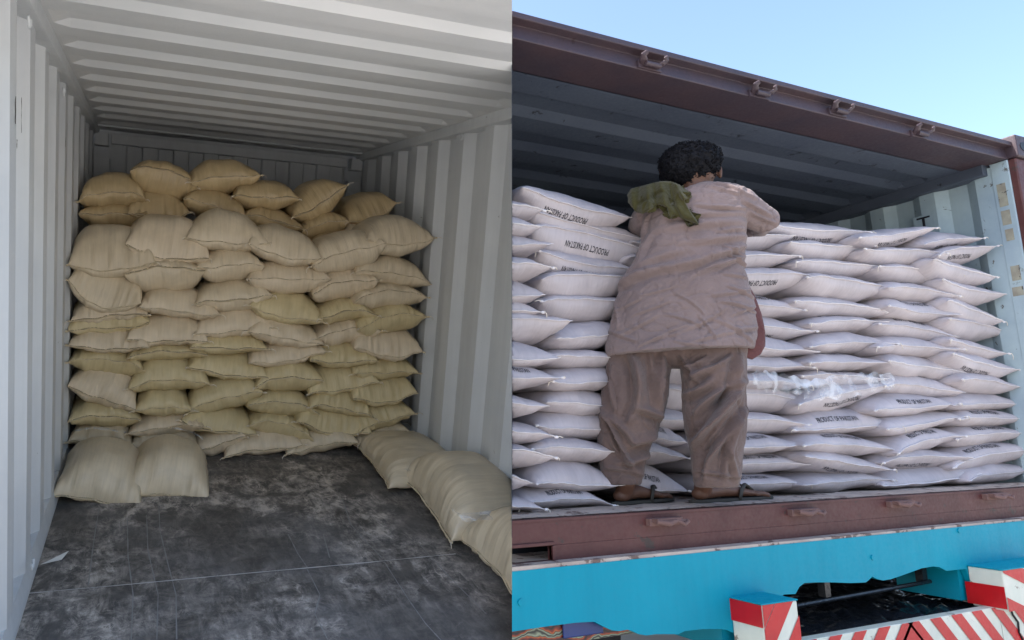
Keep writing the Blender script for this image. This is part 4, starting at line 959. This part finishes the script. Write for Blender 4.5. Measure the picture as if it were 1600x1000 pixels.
# sandals
for heel, dr, Ln, sd2 in FT:
    b = MB(); n = 30; poly = []
    for i in range(n):
        t = 2 * math.pi * i / n; s = math.cos(t); wq = .048 + .010 * s; L0 = Ln * .5 + .045
        poly.append(heel + dr * (Ln * .5 + s * L0) + sd2 * math.copysign(abs(math.sin(t)) ** .75, math.sin(t)) * wq + np.array([0, 0, .0]))
    b.prism(poly, (0, 0, .016)); so = part('sandal', b, M_SOLE, PER); bevel(so, .003)
    b = MB(); mid = heel + dr * Ln * .50; f0 = heel + dr * Ln * .80 + np.array([0, 0, .05])
    for sg in (-1, 1):
        b.tube([mid + sd2 * .050 * sg + np.array([0, 0, .010]), mid + dr * .02 + sd2 * .046 * sg + np.array([0, 0, .05]), heel + dr * Ln * .66 + sd2 * .018 * sg + np.array([0, 0, .080]), f0 + sd2 * .004 * sg, f0 + dr * .015 + np.array([0, 0, -.03])], [(.005, .013), (.005, .015), (.013, .006), (.009, .005), (.005, .005)], 8)
    me = b.mesh('strap', True); me.materials.append(M_SOLE); o = bpy.data.objects.new('strap', me); COL.objects.link(o); o.parent = so
# olive cloth over the left shoulder: one crumpled sheet hanging in folds
OUT = [(980, 318), (978, 303), (984, 293), (1000, 289), (1018, 284), (1032, 281), (1048, 281), (1062, 286), (1076, 296), (1086, 306), (1080, 312), (1072, 314), (1080, 328), (1090, 342), (1096, 353), (1084, 351), (1068, 345), (1054, 338), (1047, 346), (1043, 338), (1040, 326), (1030, 322), (1018, 330), (1004, 337), (990, 331)]
def inside(px, py, poly):
    r = np.zeros(px.shape, bool); n = len(poly)
    for i in range(n):
        x1, y1 = poly[i]; x2, y2 = poly[(i + 1) % n]
        c_ = ((y1 > py) != (y2 > py)) & (px < (x2 - x1) * (py - y1) / (y2 - y1 + 1e-12) + x1); r ^= c_
    return r
gx = np.arange(974, 1101, 1.2); gy = np.arange(277, 358, 1.2); GX, GY = np.meshgrid(gx, gy, indexing='ij')
ins = inside(GX, GY, OUT); de = np.full(GX.shape, 1e9)
for i in range(len(OUT)):
    a_ = np.array(OUT[i]); b2 = np.array(OUT[(i + 1) % len(OUT)]); ab = b2 - a_; t = np.clip(((GX - a_[0]) * ab[0] + (GY - a_[1]) * ab[1]) / (ab @ ab), 0, 1)
    de = np.minimum(de, np.hypot(GX - a_[0] - t * ab[0], GY - a_[1] - t * ab[1]))
de = de / 300.0
hgt = .045 * (1 - np.exp(-de / .022))
for x1, y1, x2, y2, wp, am in [(1032,284,1040,325,5,.035),(1046,284,1052,318,4,-.03),(1056,288,1078,322,4,.035),(1062,300,1090,348,3.5,.03),(1070,292,1084,306,3,-.02),(1022,288,1024,320,4,-.03),(1010,290,1014,326,5,.03),(998,292,994,330,4,-.022),(985,298,988,325,4,.02),(1050,318,1062,338,3,-.025),(1038,326,1046,342,3,.02),(1000,318,1034,300,4,-.03),(1005,332,1030,318,4,.02),(1030,283,1065,288,3,.02)]:
    L = math.hypot(x2 - x1, y2 - y1); t = np.clip(((GX - x1) * (x2 - x1) + (GY - y1) * (y2 - y1)) / L ** 2, 0, 1)
    d_ = np.hypot(GX - x1 - t * (x2 - x1), GY - y1 - t * (y2 - y1)); hgt = hgt + .7 * am * np.exp(-(d_ / wp) ** 2) * np.clip(de / .012, 0, 1)
q3 = np.stack([GX.ravel() * .045, GY.ravel() * .03, GX.ravel() * 0 + 3], 1); hgt = hgt + ((1 - np.abs(fbm(q3, 2)) * 2) * .010).reshape(GX.shape) * np.clip(de / .012, 0, 1)
base = -.115 - .05 * np.clip((GY - 300) / 40, -.6, 1) + .10 * np.clip((1015 - GX) / 40, 0, 1)
ids = -np.ones(GX.shape, int); V_ = []; 
for i in range(len(gx)):
    for j in range(len(gy)):
        if ins[i, j]: ids[i, j] = len(V_); V_.append(pl(gx[i], gy[j], base[i, j] - hgt[i, j]))
b = MB(); b.add(V_, [(ids[i, j], ids[i, j + 1], ids[i + 1, j + 1], ids[i + 1, j]) for i in range(len(gx) - 1) for j in range(len(gy) - 1) if min(ids[i, j], ids[i + 1, j], ids[i, j + 1], ids[i + 1, j + 1]) >= 0])
me = b.mesh('shoulder_cloth', True)
bm = bmesh.new(); bm.from_mesh(me); bm.verts.ensure_lookup_table(); left = set(bm.verts); best = []
while left:
    st_ = [left.pop()]; comp_ = set(st_)
    while st_:
        x_ = st_.pop()
        for e_ in x_.link_edges:
            o_ = e_.other_vert(x_)
            if o_ not in comp_: comp_.add(o_); st_.append(o_); left.discard(o_)
    if len(comp_) > len(best): best = comp_
bmesh.ops.delete(bm, geom=[x_ for x_ in bm.verts if x_ not in best], context='VERTS'); bm.to_mesh(me); bm.free(); me.materials.append(M_SCARF)
q = bpy.data.objects.new('shoulder_cloth', me); COL.objects.link(q); q.matrix_world = Lm; tag(q, "crumpled olive green cloth draped over the man's left shoulder", 'cloth')
so_ = q.modifiers.new('thick', 'SOLIDIFY'); so_.thickness = .05; so_.offset = -1
sm_ = q.modifiers.new('soft', 'SMOOTH'); sm_.iterations = 2
# added light-blocking sheet: edge-on to the camera, keeps each place's light to itself
dd = cd / np.linalg.norm(cd[:2]); upv = np.cross(N_CUT, dd); upv = upv / upv[2]
if upv[2] < 0: upv = -upv
def dp(s_, z): q_ = CAM + dd * s_; return q_ + upv * (z - q_[2])
b = MB(); b.prism([dp(3.08, Z_S - .1), dp(9.3, Z_S - .1), dp(9.3, Z_HT - .02), dp(3.08, Z_HT - .02)], -N_CUT * .0015)
q = obj('light_block_panel', b, M_BROOF); tag(q, 'thin added panel blocking light between the two containers', 'panel')
